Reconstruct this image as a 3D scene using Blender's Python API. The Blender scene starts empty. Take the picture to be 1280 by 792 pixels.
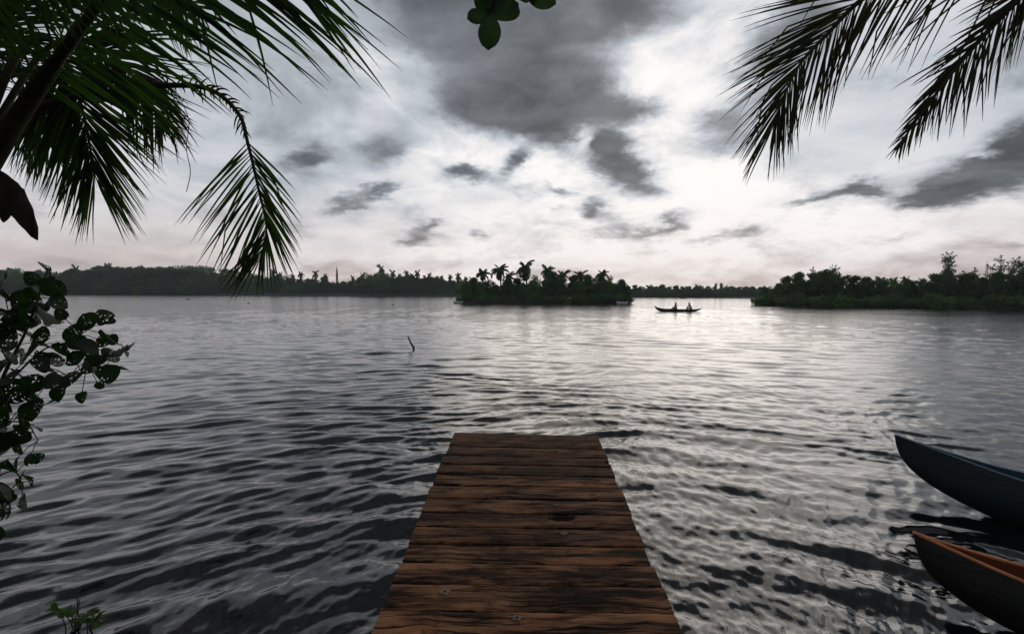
import bpy, bmesh, math, random
import numpy as np
from mathutils import Vector, Matrix, noise as mn
R = math.radians
random.seed(7)
scn = bpy.context.scene
COL = scn.collection

# ------------------------------------------------------------------ camera
F = 620.0; W0, H0 = 1280, 792
CAMZ = 2.4
cam_d = bpy.data.cameras.new('camera'); cam = bpy.data.objects.new('camera', cam_d); COL.objects.link(cam)
cam_d.sensor_width = 36; cam_d.lens = 36 * F / W0; cam_d.clip_start = .05; cam_d.clip_end = 20000
CM = Matrix.Rotation(R(90 - 2.89), 4, 'X') @ Matrix.Rotation(R(.2), 4, 'Z')
CM.translation = (0, 0, CAMZ)
cam.matrix_world = CM
scn.camera = cam
CR = CM.to_3x3()
def ray(px, py):
    return (CR @ Vector(((px - 640) / F, (396 - py) / F, -1))).normalized()
def at_y(px, py, Y):            # point seen at a pixel at distance Y ahead
    d = ray(px, py); return Vector((0, 0, CAMZ)) + d * (Y / d.y)
def on_z(px, py, z):            # point seen at a pixel on the level z
    d = ray(px, py); return Vector((0, 0, CAMZ)) + d * ((z - CAMZ) / d.z)

# ------------------------------------------------------------------ exposure
scn.view_settings.view_transform = 'Standard'; scn.view_settings.look = 'None'
scn.view_settings.exposure = 0.0; scn.view_settings.gamma = 1; scn.view_settings.use_curve_mapping = False
scn.render.engine = 'CYCLES'
scn.cycles.max_bounces = 8; scn.cycles.transparent_max_bounces = 12
scn.cycles.volume_bounces = 0

# ------------------------------------------------------------------ sun
sun_dir = ray(815, 120)
SUN_EL = math.asin(sun_dir.z); SUN_AZ = math.atan2(sun_dir.x, sun_dir.y)
sd = bpy.data.lights.new('sun', 'SUN'); sd.energy = .5; sd.angle = R(46); sd.color = (1, .9, .8)
so = bpy.data.objects.new('sun', sd); COL.objects.link(so)
so.rotation_euler = sun_dir.to_track_quat('Z', 'Y').to_euler()

# ------------------------------------------------------------------ node helpers
class NT:
    def __init__(s, tree): s.t = tree; s.n = tree.nodes; s.l = tree.links
    def node(s, typ, **kw):
        n = s.n.new(typ)
        for k, v in kw.items(): setattr(n, k, v)
        return n
    def put(s, sock, v):
        if isinstance(v, bpy.types.NodeSocket): s.l.new(v, sock)
        elif v is not None: sock.default_value = v
    def m(s, op, a, b=None, c=None, clamp=False):
        n = s.n.new('ShaderNodeMath'); n.operation = op; n.use_clamp = clamp
        for i, v in enumerate((a, b, c)):
            if v is not None: s.put(n.inputs[i], v)
        return n.outputs[0]
    def vm(s, op, a, b=None, out=0):
        n = s.n.new('ShaderNodeVectorMath'); n.operation = op
        s.put(n.inputs[0], a)
        if b is not None: s.put(n.inputs[3 if op == 'SCALE' else 1], b)
        return n.outputs['Value' if op in ('DOT_PRODUCT', 'LENGTH') else 'Vector']
    def noise(s, vec, scale, detail=4, rough=.5, dist=0, color=False, typ=None):
        n = s.n.new('ShaderNodeTexNoise')
        if typ: n.noise_type = typ
        s.put(n.inputs['Vector'], vec); n.inputs['Scale'].default_value = scale
        n.inputs['Detail'].default_value = detail; n.inputs['Roughness'].default_value = rough
        n.inputs['Distortion'].default_value = dist
        return n.outputs['Color' if color else 0]
    def step(s, v, lo, hi, o0=0., o1=1.):
        n = s.n.new('ShaderNodeMapRange'); n.interpolation_type = 'SMOOTHSTEP'
        s.put(n.inputs[0], v)
        for i, q in enumerate((lo, hi, o0, o1)): s.put(n.inputs[i + 1], q)
        return n.outputs[0]
    def lin(s, v, lo, hi, o0=0., o1=1.):
        n = s.n.new('ShaderNodeMapRange'); s.put(n.inputs[0], v)
        for i, q in enumerate((lo, hi, o0, o1)): s.put(n.inputs[i + 1], q)
        return n.outputs[0]
    def mix(s, f, a, b, mode='MIX'):
        n = s.n.new('ShaderNodeMix'); n.data_type = 'RGBA'; n.blend_type = mode
        s.put(n.inputs[0], f)
        for i, v in ((6, a), (7, b)):
            s.put(n.inputs[i], v if isinstance(v, bpy.types.NodeSocket) else (*v[:3], 1))
        return n.outputs[2]
    def scale(s, vec, v3):
        n = s.n.new('ShaderNodeMapping'); s.put(n.inputs['Vector'], vec); n.inputs['Scale'].default_value = v3
        return n.outputs[0]
    def bump(s, h, strength, dist, normal=None):
        n = s.n.new('ShaderNodeBump'); s.put(n.inputs['Height'], h)
        s.put(n.inputs['Strength'], strength); n.inputs['Distance'].default_value = dist
        if normal: s.put(n.inputs['Normal'], normal)
        return n.outputs[0]

# ------------------------------------------------------------------ world: Nishita sky behind procedural clouds
w = bpy.data.worlds.new('World'); scn.world = w; w.use_nodes = True
T = NT(w.node_tree); T.n.clear()
STR = .1
sky = T.node('ShaderNodeTexSky'); sky.sky_type = 'NISHITA'; sky.sun_disc = False
sky.sun_elevation = SUN_EL; sky.sun_rotation = SUN_AZ
D = T.node('ShaderNodeTexCoord').outputs['Generated']
D = T.vm('NORMALIZE', D)
sx = T.node('ShaderNodeSeparateXYZ'); T.put(sx.inputs[0], D); dx, dy, dz = sx.outputs
# cloud ceiling seen in perspective: direction / (height + .25)
inv = T.m('DIVIDE', 1., T.m('ADD', T.m('MAXIMUM', dz, 0.), .34))
ceil = T.vm('MULTIPLY', D, (1., 1., 1.75))
ceil = T.vm('SCALE', ceil, inv)
warp = T.vm('SUBTRACT', T.noise(ceil, 1.7, 7, .6, color=True), (.5, .5, .5))
warp2 = T.vm('SUBTRACT', T.noise(ceil, 8.5, 7, .66, color=True), (.5, .5, .5))
Dw = T.vm('ADD', D, T.vm('MULTIPLY', warp, (.13, .13, .08)))
Dw = T.vm('ADD', Dw, T.vm('MULTIPLY', warp2, (.085, .085, .06)))
fb = T.noise(ceil, 4.6, 10, .62, .5)
fb2 = T.noise(T.vm('MULTIPLY', ceil, (1., 1., 1.6)), 1.5, 7, .55)
fb3 = T.noise(T.vm('ADD', ceil, (7., 3., 5.)), 2.6, 9, .6, .4)
s2 = T.node('ShaderNodeSeparateXYZ'); T.put(s2.inputs[0], Dw); wx, wy, wz = s2.outputs
# spherical map coordinates (stereographic about the north point), in world space
den = T.m('DIVIDE', 1., T.m('MAXIMUM', T.m('ADD', wy, 1.), .05))
cmb = T.node('ShaderNodeCombineXYZ'); T.put(cmb.inputs[0], T.m('MULTIPLY', wx, den)); T.put(cmb.inputs[1], T.m('MULTIPLY', wz, den)); cmb.inputs[2].default_value = 1
HV = cmb.outputs[0]
def uv_of(px, py):
    d = ray(px, py); return np.array([d.x / (1 + d.y), d.z / (1 + d.y)])
def blob(px, py, a, b, rot=0):
    c = uv_of(px, py)
    J = np.stack([(uv_of(px + 2, py) - uv_of(px - 2, py)) / 4, (uv_of(px, py + 2) - uv_of(px, py - 2)) / 4], 1)
    cr, sr = math.cos(R(rot)), math.sin(R(rot))
    E = np.array([[cr / a, sr / a], [-sr / b, cr / b]])
    M = E @ np.linalg.inv(J); o = -M @ c
    d1 = T.vm('DOT_PRODUCT', HV, (M[0, 0], M[0, 1], o[0])); d2 = T.vm('DOT_PRODUCT', HV, (M[1, 0], M[1, 1], o[1]))
    q = T.m('MULTIPLY_ADD', d1, d1, T.m('MULTIPLY', d2, d2))
    return T.m('POWER', .3679, q)
def total(lst):
    acc = None
    for (px, py, a, b, rot, amp) in lst:
        g = blob(px, py, a, b, rot)
        acc = T.m('MULTIPLY', g, amp) if acc is None else T.m('MULTIPLY_ADD', g, amp, acc)
    return acc
DARK = [(590, 95, 34, 22, 20, -.38), (690, 70, 40, 22, -15, -.3), (735, 178, 20, 16, 0, -.5), (520, 95, 40, 30, 30, -.3), (1230, 190, 40, 14, -20, -.35), (640, 50, 120, 95, 0, .95), (540, 15, 90, 55, 10, .6), (715, 120, 80, 62, 20, .75), (610, 130, 70, 50, 0, .7), (700, 175, 60, 24, 25, .5),
        (790, 10, 75, 40, 0, .55), (690, -60, 230, 80, 0, .9), (785, 222, 42, 26, 10, 1.0), (760, 180, 24, 20, 0, .9),
        (388, 197, 40, 19, -12, 1.0), (478, 188, 36, 26, -35, .75), (468, 240, 40, 10, -14, .85), (592, 225, 40, 10, 0, .6), (650, 204, 24, 14, -28, .9),
        (540, 285, 32, 10, -14, .75), (605, 294, 15, 9, 0, .6), (708, 236, 26, 7, 10, .5), (788, 287, 40, 13, 0, .62), (842, 278, 32, 12, -15, .75), (745, 266, 22, 15, 0, .75),
        (935, 291, 44, 15, -8, .65), (655, 240, 30, 12, 0, .5), (585, 215, 26, 9, 0, .6), (420, 262, 26, 6, -10, .5), (515, 300, 24, 7, 0, .45), (880, 300, 40, 8, 0, .4), (1120, 300, 60, 9, -6, .4), (700, 262, 20, 8, 0, .5), (1035, 250, 52, 10, -14, .8), (1082, 238, 26, 10, 5, .8), (1235, 215, 95, 34, -20, 1.1), (1165, 238, 46, 15, -5, .6),
        (1300, 185, 70, 40, -20, .9), (1275, 312, 40, 8, -12, .5), (800, 135, 40, 20, 0, .6), (900, 160, 60, 26, -35, .5), (980, 50, 115, 52, -50, .85),
        (1000, 200, 100, 30, 8, .4), (1180, 90, 150, 50, -10, .25), (960, 312, 26, 7, 0, .3), (440, 255, 20, 6, 0, .3), (60, 60, 260, 120, 0, .35), (1400, 60, 200, 90, 0, .6)]
SOFT = [(835, 60, 80, 90, 20, .24), (850, 225, 80, 60, 0, .24), (900, 265, 130, 50, 0, .14), (1000, 285, 180, 40, 0, .06), (690, 215, 60, 30, 0, .16), (760, 140, 30, 34, 0, .15),
        (560, 180, 60, 40, 0, .13), (480, 100, 60, 50, 30, .09), (690, 320, 330, 55, 0, .10), (300, 150, 220, 160, 0, -.09), (60, 320, 380, 80, 0, -.08), (1280, 330, 140, 60, 0, -.04),
        (1160, 290, 160, 50, 0, .03), (870, 345, 160, 24, 0, -.05), (1100, 130, 160, 70, 0, -.03), (940, 30, 60, 40, -40, .12), (380, 320, 160, 50, 0, .0)]
dk = total(DARK); sf = total(SOFT)
fbc = T.m('SUBTRACT', fb, .5); fb2c = T.m('SUBTRACT', fb2, .5)
dens = T.m('MULTIPLY_ADD', fbc, 1.45, dk)
dens = T.m('MULTIPLY_ADD', T.m('SUBTRACT', fb3, .5), .8, dens)
rear = T.step(dy, -.25, .45, 1., 0.)                     # unseen rain cloud, added behind and overhead to darken foliage and foreground water
high = T.step(dz, .47, .66)
dens = T.m('ADD', dens, T.m('MULTIPLY', T.m('MAXIMUM', T.m('MULTIPLY', rear, .8), high), T.m('MULTIPLY_ADD', fb2c, .8, .8)))
mask = T.step(dens, .02, 1.08)
V = T.m('ADD', .885, sf)
V = T.m('ADD', V, T.step(dz, 0., .20, -.02, 0.))
V = T.m('MULTIPLY_ADD', fbc, .26, V)
V = T.m('MULTIPLY_ADD', fb2c, .30, V)
V = T.m('SUBTRACT', V, T.m('MULTIPLY', T.step(fb3, .46, .70), .17))
V = T.m('MINIMUM', V, .975)
VD = T.m('MULTIPLY_ADD', T.m('MULTIPLY_ADD', fb3, 1.8, T.m('MULTIPLY_ADD', fbc, 1.0, -.40)), .34, T.m('MULTIPLY_ADD', T.m('MAXIMUM', high, rear), -.07, .21))
Vm = T.m('ADD', T.m('MULTIPLY', V, T.m('SUBTRACT', 1., mask)), T.m('MULTIPLY', VD, mask))
rim = T.m('MULTIPLY', mask, T.m('SUBTRACT', 1., mask))
sunw = T.m('ADD', .25, total([(820, 150, 420, 220, 0, .75)]))
Vm = T.m('MINIMUM', T.m('MULTIPLY_ADD', rim, T.m('MULTIPLY', sunw, .36), Vm), 1.)
L = T.m('POWER', T.m('MAXIMUM', Vm, .02), 2.25)
L = T.m('MULTIPLY', L, 1.06)
L = T.m('MULTIPLY', L, T.step(dz, -.12, 0., .25, 1.))
warm = T.step(dz, 0., .22, 1., 0.)
tint = T.mix(warm, (.92, .985, 1.08), (1.075, .965, .93))
tint = T.mix(T.step(Vm, .72, .98), tint, (1.015, .988, .978))
tint = T.mix(T.step(Vm, .35, .62, 1., 0.), tint, (.90, 1.0, 1.11))
cl = T.mix(1., tint, T.mix(warm, (1, 1, 1), (1.022, .985, .975)), 'MULTIPLY')
cl = T.vm('SCALE', cl, T.m('MULTIPLY', L, 1 / STR))
fin = T.mix(.985, sky.outputs[0], cl)
bg = T.node('ShaderNodeBackground'); T.put(bg.inputs[0], fin); bg.inputs[1].default_value = STR
wo = T.node('ShaderNodeOutputWorld'); T.l.new(bg.outputs[0], wo.inputs[0])
w.cycles.sampling_method = 'MANUAL'; w.cycles.sample_map_resolution = 512

# ------------------------------------------------------------------ scene graph helpers
class MB:
    def __init__(s): s.v = []; s.f = []; s.uv = []; s.has_uv = False; s.at = {}
    def quad_strip(s, rings, closed=False, cap=False):
        b = len(s.v); n = len(rings[0])
        for r in rings: s.v += [tuple(p) for p in r]
        for i in range(len(rings) - 1):
            for j in range(n if closed else n - 1):
                k = (j + 1) % n
                s.f.append((b + i * n + j, b + i * n + k, b + (i + 1) * n + k, b + (i + 1) * n + j))
        if cap and closed:
            s.f.append(tuple(b + j for j in range(n))[::-1]); e = b + (len(rings) - 1) * n
            s.f.append(tuple(e + j for j in range(n)))
    def tube(s, pts, rad, n=8, cap=True):
        pts = [Vector(p) for p in pts]
        if not isinstance(rad, (list, tuple)): rad = [rad] * len(pts)
        up = Vector((.13, .21, .97)); rings = []; prev = None
        for i, p in enumerate(pts):
            t = (pts[min(i + 1, len(pts) - 1)] - pts[max(i - 1, 0)]).normalized()
            a = prev if prev is not None else (up if abs(t.dot(up)) < .9 else Vector((1, 0, 0)))
            x = (a - t * a.dot(t)).normalized(); prev = x; y = t.cross(x)
            rings.append([p + (x * math.cos(2 * math.pi * k / n) + y * math.sin(2 * math.pi * k / n)) * rad[i] for k in range(n)])
        s.quad_strip(rings, True, cap)
    def box(s, c, h, rot=0):
        b = len(s.v); cr, sr = math.cos(rot), math.sin(rot)
        for z in (-1, 1):
            for x, y in ((-1, -1), (1, -1), (1, 1), (-1, 1)):
                X, Y = x * h[0], y * h[1]
                s.v.append((c[0] + X * cr - Y * sr, c[1] + X * sr + Y * cr, c[2] + z * h[2]))
        for q in ((3, 2, 1, 0), (4, 5, 6, 7), (0, 1, 5, 4), (1, 2, 6, 5), (2, 3, 7, 6), (3, 0, 4, 7)): s.f.append(tuple(b + i for i in q))
    def build(s, name, mat, parent=None, smooth=True):
        me = bpy.data.meshes.new(name); me.from_pydata(s.v, [], s.f)
        if s.has_uv:
            u = me.uv_layers.new(name='UVMap'); flat = [c for face in s.f for i in face for c in s.uv[i]]
            u.data.foreach_set('uv', flat)
        for k, vals in s.at.items():
            a = me.attributes.new(k, 'FLOAT', 'POINT'); a.data.foreach_set('value', vals)
        if smooth: me.polygons.foreach_set('use_smooth', [True] * len(me.polygons))
        me.materials.append(mat); me.update()
        o = bpy.data.objects.new(name, me); COL.objects.link(o)
        if parent: o.parent = parent
        return o
def tag(o, label=None, cat=None, group=None, kind=None):
    if label: o['label'] = label
    if cat: o['category'] = cat
    if group: o['group'] = group
    if kind: o['kind'] = kind
    return o
def thing(name, label, cat, loc=(0, 0, 0), rz=0, group=None):
    o = bpy.data.objects.new(name, None); COL.objects.link(o); o.location = loc; o.rotation_euler = (0, 0, rz)
    o.empty_display_size = .1
    return tag(o, label, cat, group)
def kids(o): return [c for c in bpy.data.objects if c.parent == o]
def copy_tree(o, tree=None):
    c = o.copy(); COL.objects.link(c)
    for ch in kids(o):
        d = ch.copy(); COL.objects.link(d); d.parent = c
        for g in kids(ch):
            e = g.copy(); COL.objects.link(e); e.parent = d
    return c
def spline(P, n):
    P = [Vector(p) for p in P]; Q = [P[0] * 2 - P[1]] + P + [P[-1] * 2 - P[-2]]; out = []
    m = len(P) - 1
    for i in range(n + 1):
        t = i / n * m; k = min(int(t), m - 1); u = t - k
        a, b, c, d = Q[k:k + 4]
        out.append(.5 * ((2 * b) + (c - a) * u + (2 * a - 5 * b + 4 * c - d) * u * u + (3 * b - a - 3 * c + d) * u ** 3))
    return out

# ------------------------------------------------------------------ materials
def new_mat(name):
    m = bpy.data.materials.new(name); m.use_nodes = True; t = NT(m.node_tree)
    return m, t, t.n['Principled BSDF'], t.n['Material Output']
def leaf_mat(name, c1, c2, rough=.5, trans=.35, scale=3., tcol=None, streak=None, random_tint=True, spec=.4):
    m, t, p, o = new_mat(name)
    co = t.node('ShaderNodeTexCoord').outputs['Object']
    n = t.noise(t.scale(co, streak) if streak else co, scale, 5, .6)
    col = t.mix(t.step(n, .3, .7), c1, c2)
    if random_tint:
        r = t.node('ShaderNodeObjectInfo').outputs['Random']
        col = t.mix(t.m('MULTIPLY', r, .6), col, t.mix(1., col, (1.5, 1.2, .7), 'MULTIPLY'))
    p.inputs['Roughness'].default_value = rough; t.put(p.inputs['Base Color'], col); p.inputs['Specular IOR Level'].default_value = spec
    tr = t.node('ShaderNodeBsdfTranslucent'); t.put(tr.inputs[0], t.mix(1., col, tcol or (1.6, 2.2, .8), 'MULTIPLY'))
    mx = t.node('ShaderNodeMixShader'); mx.inputs[0].default_value = trans
    t.l.new(p.outputs[0], mx.inputs[1]); t.l.new(tr.outputs[0], mx.inputs[2]); t.l.new(mx.outputs[0], o.inputs[0])
    return m
def bark_mat(name, c1, c2, sc=(3, 3, 12), bump=.6, dist=.02):
    m, t, p, o = new_mat(name)
    co = t.node('ShaderNodeTexCoord').outputs['Object']
    n = t.noise(t.scale(co, sc), 2., 6, .6)
    t.put(p.inputs['Base Color'], t.mix(t.step(n, .3, .7), c1, c2)); p.inputs['Roughness'].default_value = .85
    t.put(p.inputs['Normal'], t.bump(n, bump, dist)); return m
def plain_mat(name, c, rough=.6, var=.25, sc=6., metal=0., spec=.5, bump=.2):
    m, t, p, o = new_mat(name)
    co = t.node('ShaderNodeTexCoord').outputs['Object']; n = t.noise(co, sc, 5, .6)
    t.put(p.inputs['Base Color'], t.mix(n, tuple(x * (1 - var) for x in c), tuple(x * (1 + var) for x in c)))
    p.inputs['Roughness'].default_value = rough; p.inputs['Metallic'].default_value = metal; p.inputs['Specular IOR Level'].default_value = spec
    t.put(p.inputs['Normal'], t.bump(n, bump, .01)); return m

M_frond = leaf_mat('palm leaflets', (.014, .032, .009), (.040, .068, .015), .5, .36, 2.2, (1.5, 2.3, .6), random_tint=False)
M_frond_dry = leaf_mat('drying palm leaflets', (.020, .024, .010), (.046, .046, .016), .6, .26, 3, (1.4, 1.3, .6), random_tint=False)
M_rachis = bark_mat('palm rachis', (.02, .022, .01), (.07, .055, .02), (2, 2, 2), .2, .005)
M_ptrunk = bark_mat('palm trunk', (.05, .042, .034), (.12, .10, .085), (1.5, 1.5, 14), .9, .03)
M_husk = bark_mat('dry husk', (.012, .007, .006), (.05, .028, .022), (14, 14, 3), 1., .02)
M_bark = bark_mat('tree bark', (.04, .032, .025), (.09, .075, .06), (4, 4, 1.5))
M_twig = bark_mat('twig bark', (.03, .022, .016), (.07, .05, .035), (9, 9, 9), .3, .004)
M_leaf = leaf_mat('broad leaves', (.010, .026, .008), (.026, .05, .013), .55, .25, 9, (1.5, 2.4, .7), random_tint=False)
M_far1 = leaf_mat('dark evergreen leaves', (.03, .065, .028), (.06, .12, .042), .6, .25, 1.2)
M_far2 = leaf_mat('bright green leaves', (.04, .115, .028), (.08, .18, .045), .6, .25, 1.2)
M_farpalm = leaf_mat('far palm leaves', (.03, .055, .022), (.06, .095, .035), .5, .25, 1.5)
M_soil = plain_mat('bank soil', (.03, .026, .018), .9, .4, 2., bump=.6)

# round leaves of the shrub, eaten through by insects
def holed_mat():
    m, t, p, o = new_mat('insect eaten leaves')
    co = t.node('ShaderNodeTexCoord').outputs['Object']; uv = t.node('ShaderNodeUVMap').outputs[0]
    n = t.noise(co, 14, 5, .6)
    col = t.mix(t.step(n, .3, .7), (.007, .018, .007), (.018, .036, .011))
    p.inputs['Roughness'].default_value = .6; p.inputs['Specular IOR Level'].default_value = .25; t.put(p.inputs['Base Color'], col)
    tr = t.node('ShaderNodeBsdfTranslucent'); t.put(tr.inputs[0], t.mix(1., col, (1.5, 2.4, .7), 'MULTIPLY'))
    mx = t.node('ShaderNodeMixShader'); mx.inputs[0].default_value = .3
    t.l.new(p.outputs[0], mx.inputs[1]); t.l.new(tr.outputs[0], mx.inputs[2])
    vo = t.node('ShaderNodeTexVoronoi'); t.put(vo.inputs['Vector'], t.vm('ADD', uv, t.vm('SCALE', t.noise(uv, 9, 2, color=True), .08))); vo.inputs['Scale'].default_value = 8.
    big = t.noise(uv, 1.3, 1)
    thr = t.lin(big, .42, .66, .0, .33)
    hole = t.m('LESS_THAN', vo.outputs['Distance'], thr)
    tp = t.node('ShaderNodeBsdfTransparent'); m2 = t.node('ShaderNodeMixShader'); t.put(m2.inputs[0], hole)
    t.l.new(mx.outputs[0], m2.inputs[1]); t.l.new(tp.outputs[0], m2.inputs[2]); t.l.new(m2.outputs[0], o.inputs[0])
    return m
M_holed = holed_mat()

# ------------------------------------------------------------------ water
rng = np.random.default_rng(11)
def lowf(x, y, s, seed):        # smooth low frequency field about -1..1
    r = np.random.default_rng(seed); o = np.zeros_like(x)
    for _ in range(7):
        a = r.uniform(0, 2 * np.pi); k = s * r.uniform(.5, 1.6)
        o += np.sin(k * (x * np.cos(a) + y * np.sin(a)) + r.uniform(0, 6.28))
    return o / 3.2
C0X, C0Y = on_z(816.5, 389.0, 0).x, on_z(846, 389.3, 0).y
def height(x, y, sp):
    """wave height; sp = grid spacing there, waves too short for it fade out (they live on as bump)"""
    dist = np.hypot(x, y)
    wxx = x + .30 * lowf(x, y, .9, 1) + .07 * lowf(x, y, 3.2, 21); wyy = y + .30 * lowf(x, y, .9, 2) + .07 * lowf(x, y, 3.2, 22)
    h = np.zeros_like(x)
    left = 1 / (1 + np.exp((x - .5) / 1.6)); right = 1 - left
    g1 = .62 + .38 * lowf(x, y, .55, 3); g2 = .6 + .4 * lowf(x, y, .7, 4); g3 = .6 + .4 * lowf(x, y, 1.1, 5)
    far = 1 / (1 + (dist / 15) ** 2)
    r = np.random.default_rng(5)
    def add(ph, lam, slope, wgt):
        nonlocal h
        k = 2 * np.pi / lam
        fade = np.clip((lam / sp - 2.2) / 2.5, 0, 1)
        s_ = np.sin(k * ph[0] + ph[1])
        s_ = s_ - .22 * (1 - 2 * s_ * s_)            # crests sharper than troughs
        h += slope / k * s_ * wgt * fade
    # swell spreading from the shore around the landing, crests bowed round the viewer
    for i in range(20):
        cx, cy = r.normal(.4, 2.2), r.normal(-2.0, 2.0)
        lam = .16 * (3.6 ** r.uniform(0, 1))
        add((np.hypot(wxx - cx, wyy - cy), r.uniform(0, 6.28)), lam, .070, g1 * (.55 + .65 * left) * (1 / (1 + (dist / 17) ** 2)))
    for i in range(9):
        cx, cy = r.normal(1.5, 3.5), r.normal(-4.0, 3.0); lam = r.uniform(.55, 1.15)
        add((np.hypot(wxx - cx, wyy - cy), r.uniform(0, 6.28)), lam, .055, (.3 + .9 * np.clip(.5 + .9 * lowf(x, y, .75, 50 + i), 0, 1)) * (1 / (1 + (dist / 19) ** 2)))
    # crossing sets
    for i in range(12):
        a = R(r.normal(118, 16)); lam = r.uniform(.13, .38)
        add((wxx * math.cos(a) + wyy * math.sin(a), r.uniform(0, 6.28)), lam, .052, g2 * (.3 + .6 * left) * far)
    for i in range(16):
        a = R(r.normal(55, 34)); lam = r.uniform(.14, .5)
        add((wxx * math.cos(a) + wyy * math.sin(a), r.uniform(0, 6.28)), lam, .050, g3 * (.12 + .95 * right) * far)
    # isotropic chop, strongest to the right of the landing
    for i in range(26):
        a = r.uniform(0, 6.28); lam = .07 * (4.5 ** r.uniform(0, 1))
        add((wxx * math.cos(a) + wyy * math.sin(a), r.uniform(0, 6.28)), lam, .046, (.38 + .7 * right) * (.55 + .45 * g3) * (1 / (1 + (dist / 20) ** 2)) * (1 + .7 * np.exp(-((x - 1.7 - .1 * y) / 1.1) ** 2)))
    # an old wake crossing the river in three or four low crests
    for (off, lam, amp, y0, sl) in ((0, 1.5, .10, 25, -.28), (1, 1.1, .07, 17, -.20), (2, 2.2, .05, 40, -.25)):
        d = y - (y0 + sl * x + .012 * x * x * (.3 if off == 0 else .5)) - .5 * lowf(x, y, .2, 30 + off)
        add((d + .15 * lowf(x, y, 1.3, 40 + off), 0.), lam, amp, np.exp(-(d / (1.9 * lam)) ** 2) * (.7 + .3 * lowf(x, y, .5, 33 + off)))
    # the fine V of wake trailing behind the canoe
    d = y - (C0Y + .02 * (x - C0X)); on = np.clip((x - C0X - 6.) / 1., 0, 1) * np.exp(-np.maximum(x - C0X - 5, 0) / 16)
    h += .035 * np.exp(-(d / .5) ** 2) * on + .03 * np.exp(-((np.abs(d) - .10 * np.maximum(x - C0X - 5, 0)) / .35) ** 2) * on
    # calmer beyond, long low waves
    for i in range(22):
        a = R(r.normal(95, 24)); lam = .28 * (6 ** r.uniform(0, 1))
        add((wxx * math.cos(a) + wyy * math.sin(a), r.uniform(0, 6.28)), lam, .024, .3 + .65 * np.clip(dist / 14, 0, 1))
    return h
def build_water():
    fine = np.linspace(R(90 - 56), R(90 + 54), 1500)
    rest = np.linspace(R(90 + 54), R(90 + 304), 150)[1:-1]
    ang = np.concatenate([fine, rest])
    rad = [1.3]
    while rad[-1] < 110: rad.append(rad[-1] * 1.0052)
    while rad[-1] < 640: rad.append(rad[-1] * 1.06)
    rad = np.array(rad); na, nr = len(ang), len(rad)
    A, Rr = np.meshgrid(ang, rad)
    x = Rr * np.cos(A); y = Rr * np.sin(A)
    dr = np.gradient(rad)[:, None]; dth = np.full(na, fine[1] - fine[0]); dth[len(fine):] = rest[1] - rest[0]
    sp = np.maximum(dr, Rr * dth[None, :] * .6) + 0 * x
    z = height(x, y, sp)
    co = np.stack([x, y, z], -1).reshape(-1, 3)
    i = np.arange(nr - 1)[:, None] * na; j = np.arange(na)[None, :]; k = (j + 1) % na
    q = np.stack([i + j, i + na + j, i + na + k, i + k], -1).reshape(-1, 4)
    c = len(co); co = np.vstack([co, [[0, 0, 0]]])
    tri = np.stack([np.full(na, c), np.arange(na), (np.arange(na) + 1) % na], -1)
    me = bpy.data.meshes.new('water')
    me.vertices.add(len(co)); me.vertices.foreach_set('co', co.ravel())
    loops = np.concatenate([q.ravel(), tri.ravel()]); me.loops.add(len(loops)); me.loops.foreach_set('vertex_index', loops.astype(np.int32))
    st = np.concatenate([np.arange(len(q)) * 4, len(q) * 4 + np.arange(na) * 3]).astype(np.int32)
    me.polygons.add(len(st)); me.polygons.foreach_set('loop_start', st)
    me.update(calc_edges=True); me.polygons.foreach_set('use_smooth', np.ones(len(st), bool))
    # make all normals face up
    if me.polygons[0].normal.z < 0: me.flip_normals()
    m, t, p, o = new_mat('river water')
    geo = t.node('ShaderNodeNewGeometry').outputs['Position']
    dist = t.vm('LENGTH', t.vm('MULTIPLY', geo, (1., 1., 0.)))
    n1 = t.noise(t.scale(geo, (1., 1.5, 1.)), 7., 5, .62)
    n2 = t.noise(t.scale(geo, (.6, 1.3, 1.)), 2.2, 5, .66)
    n3 = t.noise(t.scale(geo, (.12, .3, 1.)), .5, 3, .5)
    patch = t.step(n3, .35, .65)
    nearw = t.step(dist, 3., 16., .22, .6)
    b1 = t.bump(n1, t.m('MULTIPLY', nearw, t.lin(patch, 0., 1., .6, 1.)), .012)
    b2 = t.bump(n2, t.m('MULTIPLY', t.step(dist, 8., 45.), t.lin(patch, 0., 1., .6, 1.)), .055, b1)
    t.put(p.inputs['Normal'], b2)
    t.put(p.inputs['Base Color'], (.006, .008, .008, 1.))
    t.put(p.inputs['Roughness'], t.m('MULTIPLY', t.step(dist, 6., 120., .02, .12), 1.))
    p.inputs['IOR'].default_value = 1.5
    me.materials.append(m)
    ob = bpy.data.objects.new('water', me); COL.objects.link(ob); tag(ob, kind='structure')
build_water()

# ------------------------------------------------------------------ banks, islands, hills
def land(name, outline, top, mat, kind='structure', rough=.3, seed=0):
    """closed mound: outline of (x, y) at the waterline, rising to `top` inside"""
    mb = MB(); n = 96
    P = [Vector((*p, 0)) for p in outline]; c = sum(P, Vector()) / len(P)
    L = []
    m = len(P)
    for i in range(n):
        t = i / n * m; k = int(t) % m; u = t - int(t); L.append(P[k].lerp(P[(k + 1) % m], u))
    rings = []
    for (s, z) in ((1.03, -1.2), (1.0, .02), (.96, .35), (.85, .7), (.6, .9), (.3, 1.), (.02, 1.)):
        ring = []
        for i, p in enumerate(L):
            q = c + (p - c) * (s + .02 * mn.noise(Vector((i * .3, seed, s))))
            zz = z * top if z > .03 else z
            ring.append((q.x, q.y, zz * (1 + rough * mn.noise(q * .15 + Vector((seed, 0, 0)))) if zz > 0 else zz))
        rings.append(ring)
    mb.quad_strip(rings, True, True)
    return tag(mb.build(name, mat), kind=kind)
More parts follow.
